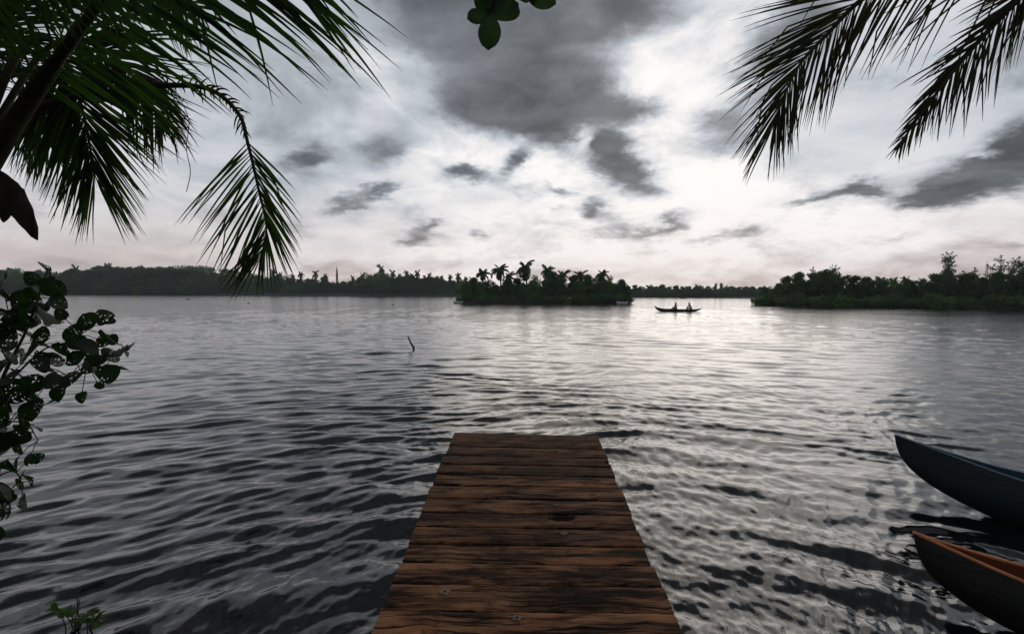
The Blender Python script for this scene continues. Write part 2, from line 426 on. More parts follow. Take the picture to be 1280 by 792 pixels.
land('island_ground', [(-12, 100), (-10, 112), (4, 124), (18, 122), (25, 114), (24.6, 106), (18, 103), (5, 101)], .7, M_soil, seed=1)
land('shore_ground', [(47, 95), (52, 92), (60, 82), (72, 74), (85, 68), (120, 62), (200, 70), (200, 140), (120, 130), (60, 110)], 1.1, M_soil, seed=2)
land('far_shore_ground', [(-520, 270), (-380, 292), (-200, 300), (-50, 262), (60, 236), (140, 232), (260, 240), (300, 420), (0, 420), (-520, 420)], 1.6, M_soil, seed=3)
# wooded hill behind the far left shore
def hill():
    mb = MB(); rings = []
    for j in range(15):
        v = j / 14; ring = []
        for i in range(61):
            u = i / 60; x = -460 + 300 * u; y = 335 + 120 * v
            z = 11.5 * math.exp(-((x + 250) / 62) ** 2) * math.sin(math.pi * v) + 7 * math.sin(math.pi * u) ** .6 * math.sin(math.pi * v) + 2 * mn.noise(Vector((x * .03, y * .03, 0))) * math.sin(math.pi * v) - .3
            ring.append((x, y, z))
        rings.append(ring)
    mb.quad_strip(rings[::-1]); tag(mb.build('hill', M_soil), kind='structure')
hill()
# the bank the landing starts from, behind and beside the viewer
def bank():
    mb = MB(); rings = []
    for j in range(24):
        ring = []
        for i in range(60):
            x = -24 + 48 * i / 59
            edge = .9 + .35 * mn.noise(Vector((x * .6, 3, 0))) + .035 * (x * x if x < 0 else 0) * .4
            y = edge - .6 - 20 * (j / 23) ** 1.6 + .6
            z = -.5 + .95 * min(1, j / 5) ** .8 + .08 * mn.noise(Vector((x, y, 0))) + .02 * j
            ring.append((x, y, z))
        rings.append(ring)
    mb.quad_strip(rings); tag(mb.build('river_bank', M_soil), kind='structure')
bank()

# ------------------------------------------------------------------ landing stage
def wood_mat():
    m, t, p, o = new_mat('weathered planks')
    tc = t.node('ShaderNodeTexCoord').outputs['Object']
    oi = t.node('ShaderNodeObjectInfo').outputs['Random']
    off = t.node('ShaderNodeCombineXYZ'); t.put(off.inputs[0], t.m('MULTIPLY', oi, 37.)); t.put(off.inputs[1], t.m('MULTIPLY', oi, 91.)); 
    co = t.vm('ADD', tc, off.outputs[0])
    w1 = t.vm('ADD', co, t.vm('MULTIPLY', t.noise(co, 2.5, 3, color=True), (0., .14, 0.)))
    grain = t.noise(t.scale(w1, (1.5, 17, 8)), 1.7, 7, .68)
    fine = t.noise(t.scale(w1, (3., 90, 20)), 1.4, 4, .7)
    patch = t.noise(t.scale(co, (1.2, 4.5, 1)), 1.3, 5, .6)
    blot = t.noise(co, 7., 6, .7)
    wear = t.step(t.m('ADD', t.m('MULTIPLY', grain, .55), t.m('MULTIPLY', patch, .95)), .62, .92)
    col = t.mix(t.step(grain, .35, .65), (.008, .005, .004), (.062, .030, .017))
    tone = t.mix(t.noise(co, 3., 3), (.44, .17, .07), (.31, .18, .105))
    col = t.mix(t.m('MULTIPLY', wear, t.lin(oi, 0., 1., .95, .3)), col, tone)
    col = t.mix(t.m('MULTIPLY', t.step(blot, .52, .68), .7), col, (.018, .011, .008))
    col = t.mix(t.m('MULTIPLY', t.step(fine, .5, .72), .5), col, (.012, .008, .006))
    crack = t.step(t.noise(t.scale(w1, (.9, 30, 1)), 1.9, 3, .5), .36, .41, 1., 0.)
    col = t.mix(t.m('MULTIPLY', crack, .85), col, (.003, .002, .002))
    rot = t.node('ShaderNodeAttribute'); rot.attribute_name = 'rot'
    col = t.mix(rot.outputs['Fac'], col, (.003, .0025, .002))
    t.put(p.inputs['Base Color'], col)
    t.put(p.inputs['Roughness'], t.lin(blot, .3, .7, .75, .95)); p.inputs['Specular IOR Level'].default_value = .08
    h = t.m('SUBTRACT', t.m('ADD', t.m('MULTIPLY', grain, .6), t.m('MULTIPLY', fine, .3)), t.m('MULTIPLY', crack, .9))
    t.put(p.inputs['Normal'], t.bump(h, .8, .012)); return m
M_plank = wood_mat()
M_beam = bark_mat('pier beam', (.015, .011, .008), (.05, .035, .024), (2, 12, 12))
M_plate = plain_mat('rusty washer', (.19, .125, .085), .8, .35, 30, .1)
M_nail = plain_mat('nail head', (.06, .045, .038), .5, .2, 30, .6)
DECK = .75
bounds = [539.6, 556.2, 568.1, 579.3, 591.4, 605.2, 620.6, 638.6, 656.8, 678.3, 701., 728., 760.5, 793.]
def edge_l(py): return 568 + (540 - py) * .4206
def edge_r(py): return 747 + (py - 543) * .4217
yl = []
for b in bounds:
    a = on_z(edge_l(b), b, DECK); c = on_z(edge_r(b + 4), b + 4.5, DECK); yl.append((a, c))
# continue the deck back to the bank under the viewer
stepv = (yl[-1][0] - yl[-1][0].lerp(yl[-2][0], 1))
la, lc = yl[-1]
for i in range(13):
    wdt = .235 + .03 * math.sin(i * 2.3); la = la + Vector((-.045 * wdt + .0, -wdt, 0)); lc = lc + Vector((.0, -wdt, 0)); yl.append((la.copy(), lc.copy()))
pier = thing('landing_stage', 'dark weathered wooden landing stage running out over the river', 'pier', (0, 0, 0))
hole_c = on_z(440 + 762 / 2.909, 520 + 368 / 2.909, DECK)
notch_c = on_z(440 + 935 / 2.909, 520 + 168 / 2.909, DECK)
h2_c = on_z(440 + 838 / 2.909, 520 + 503 / 2.909, DECK)
for i in range(len(yl) - 1):
    f0, f1 = yl[i], yl[i + 1]
    rr = random.Random(i * 17 + 3)
    gap = .0045 + rr.random() * .005
    ol, orr = rr.uniform(-.012, .014), rr.uniform(-.014, .012)
    tilt = rr.uniform(-.004, .004); dz_ = rr.uniform(-.004, .004)
    nx, ny = (90, 16) if i < 13 else (12, 2)
    def P(u, v, z):
        a = f0[0].lerp(f0[1], u); b = f1[0].lerp(f1[1], u)
        p = a.lerp(b, v); p.x += ol * (1 - u) + orr * u
        return p
    mb = MB(); rings = []; rot = []
    for k in range(ny + 1):
        v = k / ny
        ring = []
        for j in range(nx + 1):
            u = j / nx; p = P(u, v, 0)
            ed = 0
            wob = .004 * mn.noise(Vector((p.x * 9, i * 5, 0))) + .003 * mn.noise(Vector((p.x * 30, i * 5, 2)))
            if k == 0: p.y += -gap + wob; ed = 1
            if k == ny: p.y += gap + wob; ed = 1
            if k in (1, ny - 1): p.y += wob * .7
            if j in (0, nx): p.x += .006 * mn.noise(Vector((p.y * 40, i, 9))) 
            z = DECK + dz_ + tilt * (v - .5) * 2 + .0035 * mn.noise(Vector((p.x * 2.2, p.y * 2, i))) + .0022 * mn.noise(Vector((p.x * 3, p.y * 50, i * 3.3)))
            z -= .006 * math.exp(-(min(v, 1 - v) * ny) * .9)
            r0 = 0
            for c, ax, ay, dp in ((hole_c, .085, .05, .022), (notch_c, .035, .03, .03), (h2_c, .05, .018, .003)):
                q = ((p.x - c.x) / ax) ** 2 + ((p.y - c.y) / ay) ** 2 + .9 * mn.noise(Vector((p.x * 38, p.y * 60, 0)))
                s = max(0, min(1, 1.7 - q)); r0 = max(r0, s * (1 if dp > .01 else .8)); z -= dp * s
            ring.append((p.x, p.y, z)); rot.append(min(1, r0))
        rings.append(ring)
    mb.quad_strip(rings[::-1])
    rot = [x for ring in [rot[q * (nx + 1):(q + 1) * (nx + 1)] for q in range(ny + 1)][::-1] for x in ring]
    # skirt and underside
    loop = []
    RR = rings[::-1]
    loop += RR[0] + [r[-1] for r in RR[1:]] + RR[-1][-2::-1] + [r[0] for r in RR[-2:0:-1]]
    low = [(x, y, DECK - .045) for x, y, z in loop]
    mb.quad_strip([loop, low], True); rot += [0] * (2 * len(loop))
    nb = len(mb.v); mb.f.append(tuple(range(nb - len(loop), nb)))
    mb.at['rot'] = rot
    o = mb.build('plank', M_plank, pier)
    bm = bmesh.new(); bm.from_mesh(o.data); bmesh.ops.remove_doubles(bm, verts=bm.verts, dist=1e-5); bmesh.ops.recalc_face_normals(bm, faces=bm.faces)
    for e in bm.edges:
        if len(e.link_faces) == 2 and e.calc_face_angle(0) > .8: e.smooth = False
    bm.to_mesh(o.data); bm.free()
# beams and posts below
pl = [p for p in (yl[0][0], yl[-1][0])]; pr = [yl[0][1], yl[-1][1]]
for u in (.12, .5, .88):
    a = yl[0][0].lerp(yl[0][1], u); b = yl[-1][0].lerp(yl[-1][1], u); mb = MB()
    a.y -= .03; a.z = b.z = DECK - .045 - .065
    d = (b - a); n = Vector((-d.y, d.x, 0)).normalized() * .04
    rings = [[p + n * s + Vector((0, 0, .0635 * t)) for s, t in ((-1, -1), (1, -1), (1, 1), (-1, 1))] for p in (a, b)]
    mb.quad_strip(rings, True, True); mb.build('beam', M_beam, pier, False)
for t_ in (.06, .42, .78):
    for u in (.06, .94):
        a = yl[0][0].lerp(yl[-1][0], t_).lerp(yl[0][1].lerp(yl[-1][1], t_), u); mb = MB()
        mb.tube([(a.x, a.y, -1.6), (a.x + .01, a.y, -.3), (a.x, a.y, DECK - .18)], [.085, .08, .075], 14); mb.build('post', M_beam, pier)
def diamond(cx, cy, s, rot):
    c = on_z(440 + cx / 2.909, 520 + cy / 2.909, DECK); mb = MB(); z = DECK + .006
    ring = [(c.x + s * math.cos(rot + k * math.pi / 2), c.y + s * math.sin(rot + k * math.pi / 2), z) for k in range(4)]
    mb.quad_strip([[(x, y, z - .012) for x, y, z in ring], ring, [(c.x + (x - c.x) * .9, c.y + (y - c.y) * .9, z + .0015) for x, y, z in ring]], True, True)
    o = mb.build('washer', M_plate, pier, False)
    n = MB(); n.tube([(c.x, c.y, z - .002), (c.x, c.y, z + .005), (c.x, c.y, z + .007)], [.008, .008, .004], 10); n.build('bolt_head', M_nail, o)
for a in ((770, 427, .028, .1), (338, 640, .036, .35), (875, 282, .024, -.2), (395, 157, .024, .3), (540, 228, .022, .1), (435, 88, .022, .0), (742, 125, .018, .2), (640, 190, .02, 0), (742, 324, .024, .3), (600, 735, .028, .6), (810, 96, .018, .1)):
    diamond(*a)

# ------------------------------------------------------------------ dugout canoes
def canoe(name, label, L, B, sheer, keel, mat, rail_mat, in_mat, loc, rz, thw=(.3, .5, .7), raild=.014, group=None, n=46, roll=0, stern=.82, fine=.8):
    root = thing(name, label, 'canoe', loc, rz, group); root.rotation_euler = (roll, 0, rz)
    def interp(tab, x):
        for (x0, z0), (x1, z1) in zip(tab, tab[1:]):
            if x <= x1:
                u = (x - x0) / (x1 - x0 + 1e-9); return z0 + (z1 - z0) * u
        return tab[-1][1]
    # both ends share the curve, the stern a little lower
    def station(s):              # s 0..1
        end = min(s, 1 - s) * L; low = 1 if s < .5 else stern
        xs = end; u = min(1, end / (L / 2))
        zs = interp(sheer_s, xs) * (low if zsmid is None else low + (1 - low) * u)
        # keel station lags: walk along the stem curve
        i = u ** .75 * (len(keel_s) - 1); k = min(int(i), len(keel_s) - 2); f = i - k
        xk = keel_s[k][0] + (keel_s[k + 1][0] - keel_s[k][0]) * f; zk = keel_s[k][1] + (keel_s[k + 1][1] - keel_s[k][1]) * f
        zk = zk * (low + (1 - low) * u) if zk > 0 else zk
        b = B / 2 * math.sin(math.pi / 2 * min(1, u * 1.02)) ** fine
        if s > .5: xs, xk = L - xs, L - xk
        return xs, zs, xk, zk, b
    zsmid = 1
    sheer_s = [(p.x, p.z) for p in spline([(x, 0, z) for x, z in sheer], 40)]
    keel_s = [(p.x, p.z) for p in spline([(x, 0, z) for x, z in keel], 60)]
    S = [.5 - .5 * math.cos(math.pi * i / n) for i in range(n + 1)]
    m = 9
    def sec(s, inset, side_floor):
        xs, zs, xk, zk, b = station(s); out = []
        bb = max(0, b - inset); zk2 = min(zk + side_floor, zs - .005)
        for j in range(-m, m + 1):
            v = abs(j) / m; sg = -1 if j < 0 else 1
            a = v * math.pi / 2
            yy = sg * bb * math.sin(a) ** .85; t = (1 - math.cos(a)) ** .92
            out.append((xk + (xs - xk) * t, yy, zk2 + (zs - zk2) * t))
        return out
    mb = MB(); mb.quad_strip([sec(s, 0, 0) for s in S]); hull = mb.build('hull', mat, root)
    mi = MB(); mi.quad_strip([sec(s, .018, .03)[::-1] for s in S]); mi.build('lining', in_mat, root)
    for sg in (-1, 1):
        pts = []
        for s in S:
            xs, zs, xk, zk, b = station(s); pts.append((xs, sg * (b - .006), zs + .004))
        r = MB(); r.tube(pts, raild, 8); r.build('gunwale', rail_mat, root)
    for u in thw:
        xs, zs, xk, zk, b = station(u); t = MB(); t.box((xs, 0, zs - .075), (.06, b * .93, .012)); t.build('thwart', in_mat, root, False)
    return root
def boat_mat(name, c, worn, stain):
    m, t, p, o = new_mat(name); co = t.node('ShaderNodeTexCoord').outputs['Object']
    n = t.noise(co, 5, 5, .6); sc = t.noise(t.scale(co, (1.2, 6, 22)), 3, 6, .7); sp_ = t.noise(co, 26, 4, .7)
    x = t.node('ShaderNodeSeparateXYZ'); t.put(x.inputs[0], co)
    seam = t.step(t.m('ABSOLUTE', t.m('SUBTRACT', t.m('FRACT', t.m('MULTIPLY_ADD', x.outputs[2], 7.5, t.m('MULTIPLY', n, .12))), .5)), .0, .05)
    col = t.mix(n, tuple(v * .7 for v in c), tuple(v * 1.3 for v in c))
    col = t.mix(t.m('MULTIPLY', t.step(sc, .60, .68), .7), col, worn); col = t.mix(t.step(sp_, .68, .72), col, worn)
    col = t.mix(t.step(t.m('MULTIPLY_ADD', n, .08, x.outputs[2]), .06, .14, .8, 0.), col, stain)
    t.put(p.inputs['Base Color'], col); t.put(p.inputs['Roughness'], t.lin(sc, .3, .7, .5, .8))
    t.put(p.inputs['Normal'], t.bump(t.m('ADD', t.m('MULTIPLY', seam, .5), t.m('MULTIPLY', sc, .3)), .5, .01)); return m
M_blue = boat_mat('faded blue paint', (.003, .010, .014), (.016, .026, .03), (.01, .011, .008))
M_bluein = plain_mat('blue lining', (.05, .12, .17), .4, .3, 6)
M_bluerail = plain_mat('blue rail', (.07, .12, .16), .18, .2, 9)
M_brown = boat_mat('tarred hull', (.006, .0045, .004), (.022, .015, .011), (.008, .008, .006))
M_rust = plain_mat('orange rail paint', (.62, .20, .075), .5, .35, 12, bump=.3)
M_redin = plain_mat('red lining', (.22, .075, .032), .6, .4, 9)
tip = Vector((4.46, 5.70, 0))
canoe('canoe', 'blue wooden canoe with raised bow at the right edge of the river', 5.4, .86,
      [(0, .75), (.3, .665), (.6, .585), (.95, .50), (1.4, .44), (2.7, .40)],
      [(0, .75), (.02, .63), (.07, .5), (.17, .37), (.33, .24), (.55, .12), (.8, .02), (1.2, -.08), (2.7, -.12)],
      M_blue, M_bluerail, M_bluein, (tip.x, tip.y, 0), R(-33), fine=1.5, raild=.011)
canoe('canoe', 'dark brown canoe with orange painted gunwales, nearest boat at lower right', 4.6, .8,
      [(0, .58), (.22, .52), (.5, .45), (.85, .385), (1.3, .34), (2.3, .32)],
      [(0, .58), (.015, .5), (.05, .38), (.12, .27), (.25, .17), (.42, .08), (.62, .01), (.9, -.06), (2.3, -.1)],
      M_brown, M_rust, M_redin, (3.06, 3.69, 0), R(-28), raild=.012, fine=1.05)

# ------------------------------------------------------------------ people
M_skin = plain_mat('brown skin', (.06, .034, .024), .5, .1)
M_hair = plain_mat('black hair', (.012, .01, .009), .5, .1)
M_shirt1 = plain_mat('dark red shirt', (.03, .012, .012), .8, .2); M_shirt2 = plain_mat('dark teal shirt', (.010, .026, .032), .8, .2)
M_cloth = plain_mat('dark cloth wrap', (.03, .03, .035), .85, .2)
def skin_obj(name, J, E, mat, parent, lv=1):
    me = bpy.data.meshes.new(name); me.from_pydata([j[0] for j in J], E, []); me.materials.append(mat)
    o = bpy.data.objects.new(name, me); COL.objects.link(o); o.parent = parent
    md = o.modifiers.new('skin', 'SKIN'); md.use_smooth_shade = True
    for i, j in enumerate(J):
        v = me.skin_vertices[0].data[i]; v.radius = (j[1], j[1] * (j[2] if len(j) > 2 else 1)); v.use_root = (i == 0)
    s = o.modifiers.new('sub', 'SUBSURF'); s.levels = s.render_levels = lv
    return o
def seated(label, loc, rz, shirt, lean=.12, paddling=False, group=None):
    """a person on a thwart facing -x, knees drawn up in front"""
    root = thing('person', label, 'person', loc, rz, group); root.scale = (1.04, 1.15, 1.06)
    sh = (-lean, 0, .49)
    hand = [(-.52, -.16, .36), (-.46, .14, .30)] if paddling else [(-.36, -.14, .2), (-.36, .14, .2)]
    J = [((0, 0, .08), .13, .8), ((-.02, 0, .25), .115, .75), ((-lean * .7, 0, .42), .14, .7), (sh, .10, .8), ((-lean * 1.2, 0, .565), .07), ((-lean * 1.3 - .02, 0, .655), .115, .95), ((-lean * 1.3 - .02, 0, .735), .115, .95)]
    E = [(0, 1), (1, 2), (2, 3), (3, 4), (4, 5), (5, 6)]
    for k, sg in enumerate((-1, 1)):
        b = len(J); hx, hy, hz = hand[k]
        J += [((-lean, sg * .17, .47), .058), (((-lean + hx) / 2 + .05, sg * .25, .28), .042), ((hx, hy, hz), .032), ((hx - .07, hy, hz - .01), .034)]
        E += [(3, b), (b, b + 1), (b + 1, b + 2), (b + 2, b + 3)]
        b = len(J)
        J += [((-.06, sg * .10, .05), .092), ((-.40, sg * .13, .20), .065), ((-.58, sg * .12, -.12), .045), ((-.70, sg * .12, -.15), .036)]
        E += [(0, b), (b, b + 1), (b + 1, b + 2), (b + 2, b + 3)]
    skin_obj('body', J, E, M_skin, root)
    skin_obj('shirt', [((0, 0, .12), .15, .85), ((-.02, 0, .27), .135, .8), ((-lean * .7, 0, .42), .16, .75), (sh, .115, .85), ((-lean, -.18, .46), .075), ((-lean, .18, .46), .075), ((-lean * .8 - .1, -.22, .36), .062), ((-lean * .8 - .1, .22, .36), .062)],
             [(0, 1), (1, 2), (2, 3), (3, 4), (3, 5), (4, 6), (5, 7)], shirt, root)
    skin_obj('wrap', [((0, 0, .06), .145, .9), ((-.06, -.1, .05), .105), ((-.06, .1, .05), .105), ((-.36, -.13, .18), .08), ((-.36, .13, .18), .08)], [(0, 1), (0, 2), (1, 3), (2, 4)], M_cloth, root)
    hb = MB(); c = Vector((-lean * 1.3 - .0, 0, .72)); rings = []
    for i in range(8):
        a = math.pi * .62 * i / 7; rings.append([(c.x + .1 * math.sin(a) * math.cos(b) + .02 * i / 7, c.y + .09 * math.sin(a) * math.sin(b), c.z + .1 * math.cos(a)) for b in [2 * math.pi * k / 14 for k in range(14)]])
    hb.quad_strip(rings[::-1], True); hb.build('hair', M_hair, root)
    return root
cb = on_z(818, 386.5, 0.)
c0 = Vector((on_z(816.5, 389.0, 0).x, on_z(846, 389.3, 0).y, 0))
L3 = 6.0
canoe('canoe', 'long dark canoe carrying two people across mid river', L3, .85,
      [(0, .74), (.3, .54), (.7, .42), (1.3, .34), (2.2, .30), (L3 / 2, .29)], [(0, .74), (.05, .58), (.18, .36), (.4, .16), (.75, .02), (1.2, -.08), (L3 / 2, -.1)],
      M_brown, M_brown, M_brown, (c0.x, c0.y, 0), R(2), thw=(.44, .76), stern=.58)
seated('person in dark red shirt sitting upright mid canoe on the river', (c0.x + L3 * .455, c0.y, .3), 0, M_shirt1, .05)
seated('person in dark teal shirt leaning forward to paddle at the canoe stern', (c0.x + L3 * .77, c0.y, .3), 0, M_shirt2, .2, True)
M_pad = plain_mat('paddle wood', (.10, .07, .045), .6)
pd = MB(); a = Vector((c0.x + L3 * .77 - .46, c0.y + .14, .62)); b = Vector((c0.x + L3 * .77 - .95, c0.y - .52, .12)); pd.tube([a, b], .018, 8)
pad = tag(pd.build('paddle', M_pad), 'wooden paddle held over the canoe side by the stern paddler', 'paddle')
bl = MB(); dd = (b - a).normalized(); bl.tube([b, b + dd * .12, b + dd * .32, b + dd * .4], [.02, .07, .075, .03], 8); bl.build('blade', M_pad, pad)
# small far canoe with a standing fisher
c1 = on_z(850, 373.2, 0)
canoe('canoe', 'tiny distant canoe near the far shore between the two wooded banks', 2.9, .6, [(0, .5), (.4, .36), (1.45, .28)], [(0, .5), (.15, .2), (.5, 0), (1.45, -.08)], M_brown, M_brown, M_brown, (c1.x, c1.y, 0), R(3), thw=(.5,), n=20)
seated('distant person hunched in the tiny canoe near the far shore', (c1.x + 1.5, c1.y, .28), R(20), M_shirt2, .15)
# white dinghies moored at the ends of the island
M_white = plain_mat('white boat paint', (.75, .75, .73), .4, .08); M_grey = plain_mat('grey boat lining', (.3, .3, .3), .6, .1)
for (px, py, lab, rz, L_) in ((566.5, 379.2, 'white dinghy moored at the left tip of the island', 8, 2.1), (769.5, 380.2, 'white dinghy moored at the right tip of the island', 14, 2.5)):
    c = on_z(px, py, 0); c.y -= .6
    r_ = canoe('dinghy', lab, L_, 1.1, [(0, .62), (.4, .52), (L_ / 2, .46)], [(0, .62), (.1, .3), (.35, 0), (L_ / 2, -.08)], M_white, M_white, M_grey, (c.x, c.y, 0), R(rz), thw=(.5,), n=20, raild=.03)
    r_['category'] = 'dinghy'
    mb = MB(); mb.box((L_ * .78, 0, .62), (.12, .1, .24)); mb.box((L_ * .78, 0, .9), (.16, .13, .08)); mb.build('outboard_motor', M_brown, r_, False)

# ------------------------------------------------------------------ stake in the water, floating things, bird, towers
sb = on_z(517, 436.5, 0); mb = MB(); top = at_y(510, 420.5, sb.y)
mb.tube([sb + Vector((-.02, 0, -.8)), sb + Vector((0, 0, .0)), sb.lerp(top, .12) + Vector((.035, 0, 0)), sb.lerp(top, .55), top], [.05, .045, .05, .036, .028], 10)
tag(mb.build('stake', M_bark), 'bent dark stake leaning out of open water left of centre', 'stake')
M_float = plain_mat('soaked husk', (.03, .022, .016), .7, .3)
def husk(px, py, r, label):
    c = on_z(px, py, 0); mb = MB(); rings = []
    for i in range(7):
        a = math.pi * i / 6; rings.append([(c.x + r * 1.5 * math.sin(a) * math.cos(b) * (1 + .1 * math.sin(3 * b)), c.y + r * math.sin(a) * math.sin(b), .02 + r * .55 * math.cos(a)) for b in [2 * math.pi * k / 10 for k in range(10)]])
    mb.quad_strip(rings[::-1], True); tag(mb.build('floating_husk', M_float), label, 'coconut husk')
husk(235, 374.6, .42, 'dark husk afloat near far shore, leftmost of the floating specks'); husk(311, 379.2, .2, 'dark husk afloat below the hanging palm frond')
husk(491, 381.4, .18, 'dark husk afloat above the bent stake'); husk(966, 386.2, .18, 'small husk afloat just off the left end of the right shore')
husk(1100, 388, .13, 'small husk afloat off the middle of the right shore')
# bird
def bird(px, py, Y, s, label):
    c = at_y(px, py, Y); root = thing('bird', label, 'bird', c, .5)
    mb = MB(); mb.tube([(-.5 * s, 0, 0), (-.3 * s, 0, .02 * s), (0, 0, 0), (.3 * s, 0, .03 * s), (.42 * s, 0, .05 * s), (.55 * s, 0, .04 * s)], [.02 * s, .06 * s, .11 * s, .07 * s, .07 * s, .01 * s], 8); mb.build('body', M_hair, root)
    for sg in (-1, 1):
        wb = MB(); wb.quad_strip([[(.12 * s, 0, .04 * s), (-.16 * s, 0, .03 * s)], [(.16 * s, sg * .35 * s, .22 * s), (-.12 * s, sg * .35 * s, .2 * s)], [(-.02 * s, sg * .85 * s, .12 * s), (-.1 * s, sg * .85 * s, .12 * s)]])
        o = wb.build('wing', M_hair, root); md = o.modifiers.new('t', 'SOLIDIFY'); md.thickness = .01 * s
bird(744, 297, 90, .38, 'small bird flying low over the centre of the river')
# church tower above the trees of the far left shore
M_conc = plain_mat('pale tower plaster', (.42, .36, .32), .8, .15, 1.); M_dark = plain_mat('dark opening', (.05, .05, .05), .8)
tb = at_y(421.5, 364, 345); tt = thing('bell_tower', 'slim pale pointed tower rising above palms on the far left shore', 'tower', (tb.x, tb.y, 1.2)); tt.scale = (.6, .6, 1)
def sq(h, z): return [(-h, -h, z), (h, -h, z), (h, h, z), (-h, h, z)]
mb = MB(); mb.quad_strip([sq(1.1, 0), sq(1.0, 12.6), sq(1.25, 12.6), sq(1.25, 12.9), sq(.85, 12.9), sq(.8, 15), sq(1., 15), sq(1., 15.2), sq(.4, 15.4)], True, True); mb.build('shaft', M_conc, tt, False)
mb = MB(); mb.quad_strip([sq(.72, 15.3), sq(.32, 17), sq(.05, 19)], True, True); mb.build('spire', plain_mat('tower spire', (.3, .16, .12), .8), tt, False)
for z in (10, 13.9):
    for x, y in ((0, -1), (0, 1), (-1, 0), (1, 0)):
        mb = MB(); q = .82 if z > 13 else 1.02; mb.box((x * q, y * q, z), (.3 if x == 0 else .05, .3 if y == 0 else .05, .6)); mb.build('window', M_dark, tt, False)
# radio mast behind the right shore
rb = at_y(1232, 366, 190); mast = thing('radio_mast', 'thin lattice radio mast showing above the trees of the right shore', 'mast', (rb.x, rb.y, 0))
M_steel = plain_mat('mast steel', (.25, .22, .22), .5, .1, 3, .3)
Hm = 13.4
for k in range(3):
    a = 2 * math.pi * k / 3; mb = MB(); mb.tube([(.75 * math.cos(a), .75 * math.sin(a), 0), (.22 * math.cos(a), .22 * math.sin(a), Hm)], .07, 6); mb.build('leg', M_steel, mast)
br = MB(); N = 14
for i in range(N):
    for k in range(3):
        a, b = 2 * math.pi * k / 3, 2 * math.pi * (k + 1) / 3; r0, r1 = .75 - .53 * i / N, .75 - .53 * (i + 1) / N
        br.tube([(r0 * math.cos(a), r0 * math.sin(a), Hm * i / N), (r1 * math.cos(b), r1 * math.sin(b), Hm * (i + 1) / N)], .035, 4)
        br.tube([(r1 * math.cos(a), r1 * math.sin(a), Hm * (i + 1) / N), (r1 * math.cos(b), r1 * math.sin(b), Hm * (i + 1) / N)], .035, 4)
br.build('bracing', M_steel, mast)
mb = MB(); mb.tube([(0, 0, Hm - .3), (0, 0, Hm + 1.6)], .05, 6); mb.build('antenna', M_steel, mast)

# ------------------------------------------------------------------ far trees
def leaf_quads(mb, c, r, n, size, rnd, squash=.8):
    for _ in range(n):
        d = Vector((rnd.gauss(0, 1), rnd.gauss(0, 1), rnd.gauss(0, 1))).normalized()
        p = c + Vector((d.x, d.y, d.z * squash)) * r * (rnd.random() ** .4)
        a = Vector((rnd.gauss(0, 1), rnd.gauss(0, 1), rnd.gauss(0, 1))).normalized(); b = a.orthogonal().normalized(); b.rotate(Matrix.Rotation(rnd.random() * 6.28, 3, a))
        s = size * rnd.uniform(.5, 1.2); c2 = a.cross(b)
        k = len(mb.v); mb.v += [tuple(p + b * s), tuple(p + c2 * s * .45), tuple(p - b * s), tuple(p - c2 * s * .45)]; mb.f.append((k, k + 1, k + 2, k + 3))
def broad(kind, seed, mat, H=7., spread=3.2, base=.12, lobes=16, leaves=3600, size=.26, airy=False):
    rnd = random.Random(seed)
    root = thing(kind, None, 'tree'); tr = MB()
    top = Vector((rnd.uniform(-.4, .4), rnd.uniform(-.4, .4), H * .62))
    tr.tube(spline([(0, 0, -.3), (rnd.uniform(-.2, .2), 0, H * .25), top], 8), [.22 - .016 * i for i in range(9)], 8)
    cr = MB(); cs = []
    for i in range(lobes):
        a = rnd.random() * 6.28; zz = rnd.random(); zz = base + (1 - base) * zz
        prof = math.sin(math.pi * min(1, .18 + .8 * zz)) ** .6
        rr = spread * prof * rnd.uniform(.25, .85); c = Vector((math.cos(a) * rr, math.sin(a) * rr, H * (.08 + .84 * zz)))
        r = spread * rnd.uniform(.2, .42) * (1 - .35 * zz); cs.append((c, r))
        if i % 2 == 0: tr.tube([(0, 0, max(.3, c.z * .5)), tuple(c * .5 + Vector((0, 0, c.z * .28))), tuple(c)], [.09, .06, .02], 5)
    tot = sum(r ** 2 for _, r in cs)
    for c, r in cs: leaf_quads(cr, c, r * (1.0 if airy else 1.25), int(leaves * r * r / tot), size, rnd, .8)
    if not airy: leaf_quads(cr, Vector((0, 0, H * .45)), spread * .75, leaves // 3, size * 1.3, rnd, .55 * H / spread / 1.2)
    else:
        for _ in range(60):
            c, r = rnd.choice(cs); d = Vector((rnd.gauss(0, 1), rnd.gauss(0, 1), abs(rnd.gauss(0, 1)))).normalized() * r * 1.7
            tr.tube([tuple(c), tuple(c + d)], [.03, .012], 4); leaf_quads(cr, c + d * .85, r * .35, 12, size * .8, rnd)
    tr.build('trunk', M_bark, root); cr.build('crown', mat, root, False)
    root['H'] = H; return root
